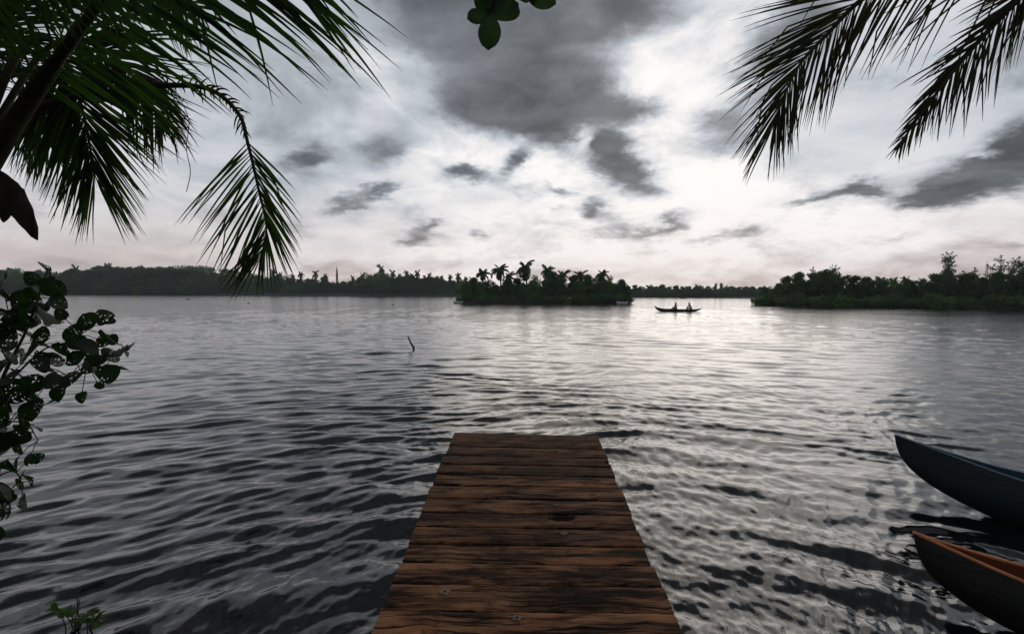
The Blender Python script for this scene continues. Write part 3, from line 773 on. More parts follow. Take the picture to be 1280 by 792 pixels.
def far_palm(seed, H=10., fr=24, L=3.5, droop=1.):
    rnd = random.Random(seed); root = thing('coconut_palm', None, 'palm tree'); tr = MB()
    lx, ly = rnd.uniform(-.9, .9), rnd.uniform(-.5, .5)
    pts = spline([(0, 0, -.3), (lx * .3, ly * .3, H * .4), (lx, ly, H - 1.6)], 10); tr.tube(pts, [.21 - .008 * i for i in range(11)], 8); tr.build('trunk', M_ptrunk, root)
    c = pts[-1]; cr = MB()
    for i in range(fr):
        az = 2.4 * i + rnd.uniform(-.3, .3); up = 1.35 - 2.2 * i / fr + rnd.uniform(-.25, .25)
        l = L * rnd.uniform(.55, 1.15) * (.85 if i < 3 else 1)
        p = c.copy(); P = [p.copy()]; el = up
        for k in range(9):
            el -= .17 * droop * (1 + .12 * k) * (.5 if up > .9 else 1); d = Vector((math.cos(az) * math.cos(el), math.sin(az) * math.cos(el), math.sin(el))); p = p + d * l / 9; P.append(p.copy())
        cr.tube(P, [.05 - .0045 * k for k in range(10)], 4)
        side = Vector((-math.sin(az), math.cos(az), 0))
        for k in range(30):
            t = .12 + .88 * k / 29; q = t * 9; j = min(int(q), 8); b = P[j].lerp(P[j + 1], q - j); tg = (P[j + 1] - P[j]).normalized()
            ll = l * .33 * math.sin(math.pi * min(1, .2 + t * .78)) ** .6 * rnd.uniform(.8, 1.1)
            for sg in (-1, 1):
                d = (side * sg * .75 + tg * .55 + Vector((0, 0, -.55 - .3 * rnd.random()))).normalized(); wv = tg * .085
                e = b + d * ll; m_ = b + d * ll * .5 + Vector((0, 0, .04)); k0 = len(cr.v)
                cr.v += [tuple(b - wv * .6), tuple(b + wv * .6), tuple(m_ + wv), tuple(m_ - wv), tuple(e + Vector((0, 0, -.1)))]
                cr.f += [(k0, k0 + 1, k0 + 2, k0 + 3), (k0 + 3, k0 + 2, k0 + 4)]
    cr.build('crown', M_farpalm, root); root['H'] = H; return root
HID = []
protoB = [broad('broadleaf_tree', 1, M_far1), broad('broadleaf_tree', 2, M_far1, 7, 3.4, .05, 20), broad('broadleaf_tree', 3, M_far2, 7, 3., .1, 14),
          broad('broadleaf_tree', 4, M_far1, 7, 2.4, .2, 14), broad('broadleaf_tree', 6, M_far2, 7, 3.6, .03, 22)]
protoA = [broad('feathery_tree', 11, M_far1, 7, 2.6, .25, 20, 1500, .15, True), broad('feathery_tree', 12, M_far1, 7, 3.0, .3, 24, 1500, .15, True)]
protoP = [far_palm(21, 10), far_palm(22, 10, 26, 3.7, 1.2), far_palm(23, 10, 20, 3.2, .85), far_palm(24, 10, 24, 3.5, 1.)]
protoS = [broad('shrub', 31, M_far2, 2.2, 2.0, 0, 12, 1300, .17), broad('shrub', 32, M_far1, 2.2, 2.2, 0, 12, 1300, .17)]
used = set()
def plant(proto, x, y, z, H, label, group, wide=1., rz=None):
    if proto.name not in used: used.add(proto.name); o = proto; 
    else: o = copy_tree(proto)
    s = H / proto['H']; o.location = (x, y, z); o.scale = (s * wide, s * wide, s); o.rotation_euler = (0, 0, random.random() * 6.28 if rz is None else rz)
    o['label'] = label; o['group'] = group
    if proto in protoS: o['category'] = 'shrub'
    return o
ORD = ['first', 'second', 'third', 'fourth', 'fifth', 'sixth', 'seventh', 'eighth', 'ninth', 'tenth', 'eleventh', 'twelfth', 'thirteenth', 'fourteenth', 'fifteenth', 'sixteenth', 'seventeenth', 'eighteenth', 'nineteenth', 'twentieth', 'twenty-first', 'twenty-second', 'twenty-third', 'twenty-fourth', 'twenty-fifth', 'twenty-sixth', 'twenty-seventh', 'twenty-eighth']
def by_top(px, py_top, Y):      # ground x and the height that reaches the pixel
    t = at_y(px, py_top, Y); return t.x, t.z
# -- island
for i, (px, top_, Y, pr, lab) in enumerate([
        (606, 330, 107, 2, 'lower coconut palm leaning at the left end of the island'), (627, 324, 109, 0, 'tall coconut palm with full crown, second from left on the island'),
        (660, 321, 108, 1, 'tallest coconut palm, rising from the middle of the island'), (684, 326, 113, 3, 'coconut palm half hidden in bushes right of the tallest island palm'),
        (706, 332, 112, 2, 'short coconut palm in the gap mid island'), (727, 333, 112, 3, 'coconut palm sunk among the island trees right of the gap'),
        (755, 331, 111, 0, 'slim coconut palm above the right half of the island'), (639, 335, 113, 1, 'lower coconut palm between the two tall palms on the island')]):
    x, h = by_top(px, top_, Y); plant(protoP[pr], x, Y, .3, h - 1.3, lab, 'coconut palms on the island', 1.1 if i in (1, 2) else 1.)
for i, (px, top_, Y, pr, wd) in enumerate([(582, 352, 104, 2, .75), (594, 347, 107, 1, .9), (612, 349, 109, 0, 1.), (634, 349, 110, 1, 1.), (648, 346, 112, 3, 1.), (668, 345, 108, 4, .85), (690, 339, 111, 1, .8), (704, 346, 108, 0, .8),
        (718, 342, 110, 3, .9), (733, 343, 109, 1, .85), (748, 344, 111, 0, .9), (762, 346, 110, 4, .8), (776, 349, 107, 1, .8), (785, 356, 106, 0, .55), (600, 354, 106, 4, .8), (725, 350, 107, 2, .8), (655, 353, 106, 2, .8), (681, 350, 106, 3, .8), (621, 356, 106.5, 1, .9), (753, 352, 106.5, 1, .8), (642, 358, 105, 3, .8)]):
    x, h = by_top(px, top_, Y)
    names = sorted([582, 594, 612, 634, 648, 668, 690, 704, 718, 733, 748, 762, 776, 785, 600, 725, 655, 681, 621, 753, 642])
    plant(protoB[pr], x, Y, .2, h - .1, '%s bushy tree from the left end of the island' % ORD[names.index(px)], 'bushy trees on the island', wd * 1.05)
for i in range(20):
    px = 577 + i * 10.9; Y = 102.3 + random.uniform(-.7, 1.5) + (1.6 if i > 15 or i < 2 else 0); x, h = by_top(px, 368 + random.uniform(-2.5, 2), Y)
    plant(protoS[i % 2], x, Y, -.05, max(1.6, h), '%s low shrub from the left along the island waterline' % ORD[i], 'low shrubs along the island waterline', 1.1)
# -- right shore
def shore_y(px):                # distance of the right shore's waterline
    return np.interp(px, [946, 1000, 1100, 1180, 1280, 1400, 1600], [97, 88, 81, 77, 73, 71, 70])
tops = [(955, 357, 0, .7), (972, 353, 3, .8), (986, 345, 1, .8), (1001, 340, 1, .8), (1017, 339, 3, .9), (1034, 337, 1, .85), (1052, 341, 0, .9), (1068, 343, 3, .8), (1082, 346, 1, .8), (1100, 346, 0, .9), (1120, 349, 4, .9), (1136, 350, 1, .9),
        (1152, 348, 0, .9), (1168, 340, 3, .8), (1182, 336, 1, .6), (1198, 343, 0, .75), (1213, 341, 1, .8), (1230, 345, 3, .8), (1250, 340, 1, .7), (1268, 337, 0, .7), (1288, 332, 1, .8), (1312, 338, 3, .8), (1340, 334, 0, .8), (1375, 336, 1, .9)]
for i, (px, top_, pr, wd) in enumerate(tops):
    Y = shore_y(px) + random.uniform(4, 8); x, h = by_top(px, top_, Y)
    plant(protoB[pr], x, Y, .3, h - .2, '%s dark bushy tree from the left along the right shore' % ORD[i], 'bushy trees on the right shore', wd * 1.1)
for (px, top_, pr, lab) in ((1190, 320, 0, 'tall feathery tree above the middle of the right shore'), (1256, 322, 1, 'tall feathery tree right of the radio mast'), (1020, 336, 1, 'airy tree crowning the left half of the right shore'), (1275, 326, 0, 'feathery tree at the right edge of the frame'), (1045, 335, 0, 'airy tree right of the crown of the left half of the right shore'), (1214, 337, 1, 'low airy tree left of the radio mast')):
    Y = shore_y(px) + 7; x, h = by_top(px, top_, Y); plant(protoA[pr], x, Y, .5, h - .3, lab, 'feathery trees on the right shore', .95)
for (px, top_, pr, lab) in ((1101, 343, 2, 'small palm leaning left in the low stretch of the right shore'), (1117, 344, 3, 'small palm in the middle of the low stretch of the right shore'), (1131, 342, 0, 'round headed palm standing clear in the low stretch of the right shore'), (1153, 346, 1, 'low palm left of the tall feathery tree on the right shore')):
    Y = shore_y(px) + 12; x, h = by_top(px, top_, Y); plant(protoP[pr], x, Y, .6, h - 1.0, lab, 'small palms on the right shore', .85)
for i in range(26):
    px = 950 + i * 15.; Y = shore_y(px) + random.uniform(-.9, 1.4) ; x, h = by_top(px, 370 + random.uniform(-4, 3) , Y)
    plant(protoS[(i * 3 + i // 4) % 2], x, Y, -.05, max(1.7, h), '%s low shrub from the left along the right shore waterline' % ORD[i], 'low shrubs along the right shore waterline', 1.25)
# -- far left and centre shore
def far_y(px): return np.interp(px, [-100, 0, 300, 580, 700, 790, 870, 950, 1100], [303, 303, 298, 262, 250, 240, 236, 238, 242])
def far_top(px): return np.interp(px, [-60, 0, 60, 100, 150, 200, 250, 280, 330, 380, 430, 480, 520, 560, 600, 700, 780, 840, 900, 960, 1100],
                                        [336, 336, 340, 336, 335, 334, 338, 343, 347, 346, 350, 343, 344, 350, 350, 352, 357, 359, 359, 361, 362])
def seg(px):
    for lim, nm in ((70, 'far left shore behind the leafy shrub'), (150, 'far left shore left of the wooded hill'), (262, 'far left shore before the wooded hill'), (330, 'far left shore behind the broken hanging frond'), (421, 'far left shore between hanging frond and bell tower'), (500, 'far left shore just right of the bell tower'), (620, 'far left shore next to the island'), (820, 'far shore just right of the island'), (880, 'far shore behind the two-person canoe')):
        if px < lim: return nm
    return 'far shore beside the right bank'
i = 0; px = -60
rn = random.Random(4)
while px < 1000:
    if px < 600 or px > 765:
        Y = far_y(px) + rn.uniform(5, 16); x, h = by_top(px, far_top(px) + rn.uniform(-2.5, 4), Y)
        sec = seg(px)
        plant(protoB[(0, 3, 1, 0, 3, 4, 1)[rn.randrange(7)]], x, Y, .6, max(5, h), 'rounded dark tree, %s' % sec, 'treeline of the %s' % sec, 1.25)
    px += rn.uniform(6.5, 10)
px = -60
while px < 1000:              # lower trees at the water
    if px < 600 or px > 765:
        Y = far_y(px) + rn.uniform(1, 5); x, h = by_top(px, (far_top(px) + 368) / 2 + rn.uniform(-4, 3), Y)
        sec = seg(px)
        plant(protoB[(0, 1, 4, 1)[rn.randrange(4)]], x, Y, 0., max(4, h), 'low waterside tree, %s' % sec, 'waterside trees of the %s' % sec, 1.6)
    px += rn.uniform(9, 13)
FP = [(93, 331), (133, 328), (342, 336), (350, 339), (377, 339), (395, 338), (406, 341), (455, 340), (475, 331), (470, 340), (490, 337), (482, 341), (508, 338), (522, 337), (537, 341), (552, 344), (563, 342), (573, 341), (583, 345), (589, 346), (440, 344), (18, 335), (500, 341), (530, 343), (545, 344), (515, 341), (462, 343), (365, 343)]
for i, (px, tp) in enumerate(sorted(FP)):
    Y = far_y(px) + 14; x, h = by_top(px, tp, Y)
    plant(protoP[i % 4], x, Y, .8, h - .9, '%s coconut palm from the left above the far left treeline' % ORD[i], 'coconut palms on the far left shore', .6)
for i, (px, tp) in enumerate([(800, 356), (812, 357), (826, 355), (845, 357), (858, 356), (870, 354), (884, 356), (895, 353), (902, 352), (915, 356), (930, 357), (942, 358)]):
    Y = far_y(px) + 10; x, h = by_top(px, tp, Y)
    plant(protoP[(i * 3) % 4], x, Y, .8, h - 1.2, '%s coconut palm from the left on the far shore between island and right bank' % ORD[i], 'coconut palms on the far shore right of the island', .7)
# wooded hill: one mass nobody could count
def hill_wood():
    rnd = random.Random(9); mb = MB()
    for _ in range(620):
        u = rnd.random(); v = rnd.random() * .62; x = -460 + 300 * u; y = 335 + 120 * v
        z = 11.5 * math.exp(-((x + 250) / 62) ** 2) * math.sin(math.pi * v) + 7 * math.sin(math.pi * u) ** .6 * math.sin(math.pi * v)
        leaf_quads(mb, Vector((x, y, z + 2.2)), rnd.uniform(2.2, 4.0), 70, .75, rnd, .9)
    tag(mb.build('distant_wood', M_far1, None, False), 'unbroken wood covering the low hill behind the far left shore', 'woodland', kind='stuff')
hill_wood()

# ------------------------------------------------------------------ near palm fronds
def frond(parent, ctrl, t0, t1, n, Lf, normal, mat, seed, ang=(62, 28), ang2=None, wid=.034, rr=(.03, .006), droop=(.25, .25), side_len=(1, 1), sides=(-1, 1), jitter=.06, tipmul=.55, prof=None, curl=.0, extra=None):
    """ctrl: control points of the rachis; leaflets from parameter t0 to t1; normal: face direction of the blade"""
    rnd = random.Random(seed); N = 60
    C = spline(ctrl, N); mb = MB()
    mb.tube(C, [rr[0] + (rr[1] - rr[0]) * (i / N) ** .8 for i in range(N + 1)], 8)
    fr = mb.build('frond', M_rachis, parent)
    lf = MB(); normal = Vector(normal).normalized()
    for i in range(n):
        u = i / (n - 1); t = (t0 + (t1 - t0) * u) * N
        for si in sides:
            tt = min(max(t + rnd.uniform(-.3, .3), 0), N - .01); k = int(tt); b = C[k].lerp(C[k + 1], tt - k); tg = (C[k + 1] - C[k]).normalized()
            sd = tg.cross(normal).normalized() * si
            an = ang if (si > 0 or ang2 is None) else ang2
            a = R(an[0] + (an[1] - an[0]) * u + rnd.gauss(0, 2.5) * (1 + jitter * 10))
            pr = prof(u) if prof else (.45 + .55 * math.sin(math.pi * min(1, .12 + u * .72))) * (1 if u < .8 else 1 - (1 - tipmul) * (u - .8) / .2)
            l = Lf * pr * side_len[0 if si < 0 else 1] * rnd.uniform(1 - jitter * 2, 1 + jitter)
            if rnd.random() < .05: l *= rnd.uniform(.45, .8)
            d = (tg * math.cos(a) + sd * math.sin(a) + normal * rnd.gauss(.06, .07)).normalized()
            dr = droop[0 if si < 0 else 1] * rnd.uniform(.7, 1.35)
            w_ = wid * rnd.uniform(.75, 1.1) * (.55 + .45 * pr); m_ = 9
            p = b.copy(); rings = []; cd = d.copy(); fk = rnd.random() < .06
            up = normal.copy(); tw = rnd.uniform(-.5, .5)
            for q in range(m_ + 1):
                s = q / m_; wq = w_ * (.28 + .72 * min(1, s * 5)) * (1 - s ** 2.6) + .0012
                wv = cd.cross(up).normalized(); nn = wv.cross(cd).normalized(); wv = (wv * math.cos(tw * s) + nn * math.sin(tw * s))
                rings.append([p - wv * wq * .5 + nn * wq * .22, p.copy(), p + wv * wq * .5 + nn * wq * .22])
                if fk and q == 5: cd = (cd + Vector((rnd.uniform(-.5, .5), 0, -1.1))).normalized()
                cd = (cd + Vector((0, 0, -1)) * dr * (.3 + s) * .42 + Vector((rnd.gauss(0, .02), rnd.gauss(0, .02), 0))).normalized(); p = p + cd * l / m_
            lf.quad_strip(rings)
    lf.build('leaflets', mat, fr)
    return fr
def pp(lst): return [at_y(*q) for q in lst]
back = Vector((.0, -1, -.12))
lp = thing('coconut_palm', 'coconut palm leaning over the water at the left, its fronds filling the upper left corner', 'palm tree', (-6.6, .6, .3))
lp_inv = Vector((6.6, -.6, -.3))
def local(L_, off): return [Vector(p) + off for p in L_]
CR_ = at_y(-45, 215, 3.2)
mb = MB(); mb.tube(local(spline([(-6.6, .6, 0), (-6.0, 1.1, 1.2), (CR_.x - .5, CR_.y - .3, CR_.z - .9), tuple(CR_ + Vector((-.12, -.05, -.1)))], 30), lp_inv), [.17 - .0022 * i for i in range(31)], 14); mb.build('trunk', M_ptrunk, lp)
def lfrond(ctrl, *a, **k):
    return frond(lp, local(pp(ctrl), lp_inv), *a, **k)
# F1: the great frond overhead, leaflets streaming to the lower right
lfrond([(-40, 240, 3.1), (35, 128, 2.85), (105, 30, 2.6), (162, -42, 2.45), (225, -85, 2.4), (285, -102, 2.4), (335, -104, 2.4)], .2, 1., 86, 1.32, (-.1, -1, -.25), M_frond, 1,
       ang=(60, 42), ang2=(62, 46), wid=.023, rr=(.036, .010), droop=(.12, .10), side_len=(1., .8), jitter=.08, tipmul=.3)
# F2: hanging fan
lfrond([(-30, 190, 3.3), (20, 70, 3.4), (62, 50, 3.5), (88, 90, 3.55), (106, 150, 3.55), (119, 222, 3.55)], .42, .99, 96, .92, back, M_frond, 2,
       ang=(55, 16), ang2=(60, 20), wid=.021, rr=(.03, .005), droop=(.05, .05), side_len=(1.12, 1.0), prof=lambda u: 1.1 - .55 * u, jitter=.05)
# F3: old frond behind
lfrond([(-30, 195, 3.6), (60, 60, 3.9), (130, 62, 4.0), (176, 110, 4.0), (205, 165, 4.0)], .3, .98, 66, .58, back, M_frond_dry, 3,
       ang=(50, 18), wid=.022, rr=(.026, .006), droop=(.25, .2), jitter=.14)
# F4: broken arching frond
lfrond([(-10, 180, 3.4), (60, 130, 3.5), (140, 115, 3.6), (205, 107, 3.7), (262, 112, 3.7), (298, 142, 3.7), (310, 180, 3.7), (324, 240, 3.7), (333, 285, 3.7), (326, 322, 3.7)], .665,   .995, 46, .74, back, M_frond, 4,
       ang=(56, 20), ang2=(32, 8), wid=.0165, rr=(.030, .005), droop=(.06, .05), side_len=(.84, 1.06), prof=lambda u: .95 - .1 * abs(u - .2) - .52 * max(0, u - .3) ** 1.1, jitter=.07)
# short torn leaflets left on the bare arch
frs = lfrond([(120, 128, 3.62), (205, 109, 3.7), (262, 112, 3.7), (298, 142, 3.7), (309, 176, 3.7)], .05, .98, 30, .12, back, M_frond_dry, 5, ang=(70, 40), wid=.014, rr=(.012, .01), droop=(.4, .4), jitter=.35)
# F5: fronds closing the corner
lfrond([(-50, 200, 3.0), (-70, 60, 2.6), (-10, -40, 2.2), (110, -70, 2.0), (230, -60, 1.95)], .15, 1., 64, .72, (.1, -1, -.5), M_frond, 6, ang=(62, 34), wid=.027, rr=(.04, .01), droop=(.2, .2), side_len=(.9, .6))
lfrond([(-60, 205, 3.4), (-40, 90, 3.6), (10, -10, 3.8), (90, -50, 3.9), (180, -40, 4.0), (250, 10, 4.0)], .15, 1., 64, .8, (0, -1, -.3), M_frond, 7, ang=(58, 32), wid=.03, rr=(.04, .01), droop=(.25, .25))
lfrond([(-50, 210, 3.6), (-20, 120, 4.2), (20, 90, 4.5), (50, 140, 4.6), (62, 180, 4.6)], .25, 1., 60, .7, back, M_frond_dry, 8, ang=(55, 25), wid=.025, rr=(.03, .006), droop=(.2, .2), jitter=.1)
lfrond([(-55, 200, 3.0), (-120, 60, 2.7), (-180, -60, 2.4), (-260, -120, 2.2)], .2, 1., 60, 1.0, (0, -1, -.3), M_frond, 9, ang=(60, 32), wid=.033, rr=(.04, .01), droop=(.3, .3))
lfrond([(-60, 230, 3.1), (-150, 190, 3.), (-260, 220, 2.9), (-330, 330, 2.8)], .2, 1., 60, .9, (0, -1, -.3), M_frond, 10, ang=(60, 32), wid=.033, rr=(.04, .01), droop=(.3, .3))
# rest of the crown, out of view; fronds added to darken the water's reflection
LC = CR_ + Vector((-.05, -.1, .1))
for k, (az, el) in enumerate(((35, 73), (62, 72), (90, 68), (115, 66), (10, 74))):
    a, e = R(az), R(el); P = [LC.copy()]; d = Vector((math.cos(a) * math.cos(e), math.sin(a) * math.cos(e), math.sin(e)))
    for q in range(6):
        P.append(P[-1] + d * .82); d = (d + Vector((math.cos(a) * .16, math.sin(a) * .16, -.02 if q < 2 else -.17))).normalized()
    frond(lp, local(P, lp_inv), .42, 1., 60, 1.05, (-math.cos(a), -math.sin(a), 1.2), M_frond, 80 + k, ang=(60, 32), wid=.045, rr=(.04, .008), droop=(.2, .2))
for k, (az, el) in enumerate(((130, 62), (100, 74), (-20, 55), (-45, 42), (-90, 35), (-140, 40), (170, 45), (-60, 70))):
    a, e = R(az), R(el); P = [LC.copy()]; d = Vector((math.cos(a) * math.cos(e), math.sin(a) * math.cos(e), math.sin(e)))
    for q in range(5): d = (d + Vector((0, 0, -.27))).normalized(); P.append(P[-1] + d * .78)
    frond(lp, local(P, lp_inv), .15, 1., 54, 1.0, (math.sin(a) * .3, -.3, 1), M_frond, 60 + k, ang=(60, 32), wid=.042, rr=(.04, .008), droop=(.35, .35))
# leaf base of the great frond
mb = MB(); mb.tube(local(spline(pp([(-70, 270, 3.15), (-30, 225, 3.08), (20, 150, 2.9), (70, 78, 2.74)]), 16), lp_inv), [.12, .11, .10, .09, .08, .073, .067, .062, .058, .054, .051, .048, .045, .042, .04, .038, .036], 10); mb.build('leaf_base', M_rachis, lp)
# dry sheaths
def sheath(ctrl, w_, seed):
    mb = MB(); C = spline(pp(ctrl), 18); rings = []
    for i, p in enumerate(C):
        s = i / 18; ww = w_ * math.sin(math.pi * min(1, .16 + .84 * s)) ** .7 + .004; t = (C[min(i + 1, 18)] - C[max(i - 1, 0)]).normalized(); x = t.cross(Vector((0, 1, 0))).normalized(); y = t.cross(x)
        rings.append([p + lp_inv + x * math.cos(a) * ww * (1 + .25 * mn.noise(Vector((i * .6, a, seed)))) + y * math.sin(a) * ww * .45 * (1 + .3 * mn.noise(Vector((i * .9, a * 2, seed)))) for a in [2 * math.pi * k / 16 for k in range(16)]])
    mb.quad_strip(rings, True, True); mb.build('dry_sheath', M_husk, lp)
sheath([(-22, 215, 3.0), (5, 235, 3.0), (26, 262, 3.0), (47, 300, 3.0)], .075, 1); sheath([(-20, 225, 3.1), (-2, 245, 3.1), (6, 262, 3.1), (4, 278, 3.1)], .05, 2)
mb = MB(); mb.tube(local(spline(pp([(222, 118, 3.7), (236, 150, 3.7), (233, 185, 3.7), (238, 215, 3.7), (233, 240, 3.7)]), 20), lp_inv), .0028, 5); mb.build('dangling_strand', M_frond_dry, lp)

# right palm
rp = thing('coconut_palm', 'coconut palm whose two frond tips hang into the upper right corner', 'palm tree', (7.2, -.6, .35)); rp_inv = Vector((-7.2, .6, -.35))
RC = Vector((5.2, .6, 6.0))
mb = MB(); mb.tube(local(spline([(7.2, -.6, 0), (6.8, -.3, 2.), (5.9, .2, 4.3), tuple(RC)], 30), rp_inv), [.19 - .0025 * i for i in range(31)], 14); mb.build('trunk', M_ptrunk, rp)
def rfrond(ctrl, *a, pre=(), **k): return frond(rp, local(list(pre) + pp(ctrl), rp_inv), *a, **k)
rfrond([(1340, -84, 3.1), (1225, -58, 3.3), (1135, -30, 3.4), (1077, 0, 3.45), (1034, 43, 3.5), (1001, 79, 3.5), (980, 120, 3.5), (967, 158, 3.5)], .12, .995, 108, .74, back, M_frond_dry, 21, pre=[tuple(RC)],
       ang=(30, 14), ang2=(60, 12), wid=.0145, rr=(.034, .004), droop=(.10, .06), side_len=(1., 1.2), prof=lambda u: 1.0 if u < .45 else 1. - .85 * (u - .45), jitter=.05)
rfrond([(1420, -80, 2.7), (1320, -42, 2.9), (1255, 18, 3.0), (1206, 72, 3.05), (1162, 128, 3.1), (1122, 184, 3.1)], .25, .995, 84, .46, back, M_frond_dry, 22, pre=[tuple(RC)],
       ang=(24, 10), ang2=(42, 14), wid=.0145, rr=(.032, .004), droop=(.28, .08), side_len=(1., .95), prof=lambda u: 1. if u < .5 else 1 - 1.5 * (u - .5), jitter=.16)
for k, (az, el) in enumerate(((200, 30), (240, 45), (290, 20), (340, 40), (20, 35), (60, 60), (140, 65), (100, 72))):
    a, e = R(az), R(el); P = [RC.copy()]; d = Vector((math.cos(a) * math.cos(e), math.sin(a) * math.cos(e), math.sin(e)))
    for q in range(5): d = (d + Vector((0, 0, -.26))).normalized(); P.append(P[-1] + d * .72)
    frond(rp, local(P, rp_inv), .15, 1., 40, .85, (math.sin(a) * .3, -.3, 1), M_frond, 40 + k, ang=(60, 32), wid=.042, rr=(.036, .008), droop=(.4, .4))

# ------------------------------------------------------------------ broad leaves
def leaf(mb, base, d, nrm, L_, W_, rnd, curl=.25, fold=.25, shape=.9, cols=4, rows=9, ov=.72):
    d = d.normalized(); s = d.cross(nrm).normalized(); n = s.cross(d).normalized()
    off = rnd.random() * 40; rings = []; cu = rnd.uniform(-.2, 1) * curl
    for i in range(rows + 1):
        t = i / rows; w_ = W_ / 2 * (math.sin(math.pi * min(1, t ** ov)) ** shape) + .001
        ring = []
        for j in range(-cols, cols + 1):
            q = j / cols; x = q * w_; p = base + d * (L_ * (t - .04 * abs(q) * (1 - t))) + s * x + n * (abs(q) ** 1.2 * w_ * fold - cu * L_ * t * t + .03 * L_ * math.sin(q * 5 + off) * t)
            ring.append(p); mb.uv.append((off + q * w_ * 9, off * .7 + t * L_ * 9))
        rings.append(ring)
    mb.has_uv = True; mb.quad_strip(rings)
def twig_leaf(mb, tw, node, center, L_, W_, rnd, face=None, **k):
    """a leaf whose blade is centred at `center`, stalked from `node`"""
    dirr = (center - node); dirr = dirr.normalized() if dirr.length > 1e-4 else Vector((0, 0, -1))
    dirr = (dirr + Vector((rnd.gauss(0, .15), rnd.gauss(0, .25), rnd.gauss(0, .15) - .12))).normalized()
    b = center - dirr * L_ * .5; tw.tube([node, node.lerp(b, .5) + Vector((0, 0, .01)), b], [.003, .0025, .002], 5)
    f = face if face is not None else Vector((rnd.gauss(0, .45), -1, rnd.gauss(.25, .45)))
    leaf(mb, b, dirr, f, L_, W_, rnd, **k)
# overhanging tree
ot = thing('almond_tree', 'broad-leaved tree behind the landing whose leaf sprig hangs into the top centre of the picture', 'tree', (1.9, -3.2, .4)); oi_ = Vector((-1.9, 3.2, -.4))
mb = MB(); mb.tube(local(spline([(1.9, -3.2, .2), (1.8, -3.1, 2.), (1.5, -2.7, 3.8), (1.2, -2., 5.4)], 16), oi_), [.17 - .006 * i for i in range(17)], 12)
mb.build('trunk', M_bark, ot)
tw = MB(); lf = MB(); rnd = random.Random(3)
sp0 = at_y(611, 19, 2.1); sp1 = at_y(652, -10, 2.15); lim = Vector((.4, 1.2, 4.6))
tw.tube(local(spline([(1.5, -2.7, 3.9), (1., -.8, 4.9), tuple(lim), tuple(at_y(640, -60, 2.0))], 20), oi_), [.055 - .0022 * i for i in range(21)], 8)
tw.tube(local([at_y(640, -60, 2.0), at_y(622, -18, 2.07), sp0], oi_), [.007, .005, .0035], 6); tw.tube(local([at_y(640, -60, 2.0), at_y(655, -30, 2.1), sp1], oi_), [.006, .005, .003], 6)
for (px, py, l, w_, r0) in ((612, 41, .13, .092, 3), (596, 21, .082, .075, 4), (606, 2, .11, .09, 5), (632, 12, .15, .11, 6), (622, -6, .14, .1, 7), (655, -2, .07, .06, 8), (677, -2, .13, .1, 9), (664, -3, .09, .07, 10), (590, -20, .12, .09, 11), (700, -25, .12, .09, 12)):
    rl = random.Random(r0); node = sp0 if px < 645 else sp1
    tw_l = MB(); twig_leaf(lf, tw_l, node + oi_, at_y(px, py, 2.1 + rl.uniform(-.04, .04)) + oi_, l, w_, rl, face=Vector((rl.uniform(-.2, .2), -1, .1)), shape=.55, curl=.1, fold=.12, ov=1.12)
    b = len(tw.v); tw.v += tw_l.v; tw.f += [tuple(i + b for i in f) for f in tw_l.f]
for _ in range(26):              # the canopy overhead, above the picture
    c = Vector((rnd.uniform(-2.6, 3.), rnd.uniform(-3.6, -.7), rnd.uniform(4.5, 6.2)))
    tw.tube(local([Vector((1.2, -2.2, 4.8)).lerp(c, .15), Vector((1.2, -1.6, 5.1)).lerp(c, .6) + Vector((0, 0, .15)), c], oi_), [.03, .018, .006], 5)
    for _k in range(16):
        cc = c + Vector((rnd.gauss(0, .3), rnd.gauss(0, .3), rnd.gauss(0, .18)))
        leaf(lf, cc + oi_, Vector((rnd.gauss(0, 1), rnd.gauss(0, 1), rnd.gauss(-.3, .4))), Vector((rnd.gauss(0, .3), rnd.gauss(0, .3), 1)), rnd.uniform(.14, .22), rnd.uniform(.1, .14), rnd, rows=6, cols=2)
tw.build('branches', M_twig, ot); lf.build('leaves', M_leaf, ot)
# shrub at the left edge
sh = thing('hibiscus_shrub', 'leafy shrub with insect-eaten round leaves at the left edge', 'shrub', (-3.7, 1.6, .1)); si = Vector((3.7, -1.6, -.1))
tw = MB(); lf = MB(); rnd = random.Random(12)
Yb = 2.9
stems = [[(-130, 900, 2.5), (-60, 640, 2.7), (0, 480, 2.85), (34, 410, 2.9), (58, 340, 2.9)], [(-60, 640, 2.7), (0, 505, 2.85), (50, 482, 2.9), (100, 462, 2.9), (156, 436, 2.9)],
         [(-10, 500, 2.85), (50, 440, 2.9), (90, 425, 2.9), (128, 398, 2.9)], [(-60, 640, 2.7), (-10, 600, 2.85), (20, 590, 2.9), (30, 625, 2.9)], [(-60, 640, 2.7), (-10, 540, 2.85), (30, 528, 2.9), (48, 550, 2.9)],
         [(-100, 700, 2.6), (-20, 640, 2.8), (0, 650, 2.85), (12, 632, 2.9)], [(-60, 600, 2.7), (-30, 430, 2.8), (0, 400, 2.9), (20, 380, 2.9)]]
nodes = []
for i, s in enumerate(stems):
    C = spline(pp(s), 24); nodes += C[6:]
    tw.tube(local(C, si), [.016 - .0005 * k if i == 0 else .007 - .0002 * k for k in range(25)], 6)
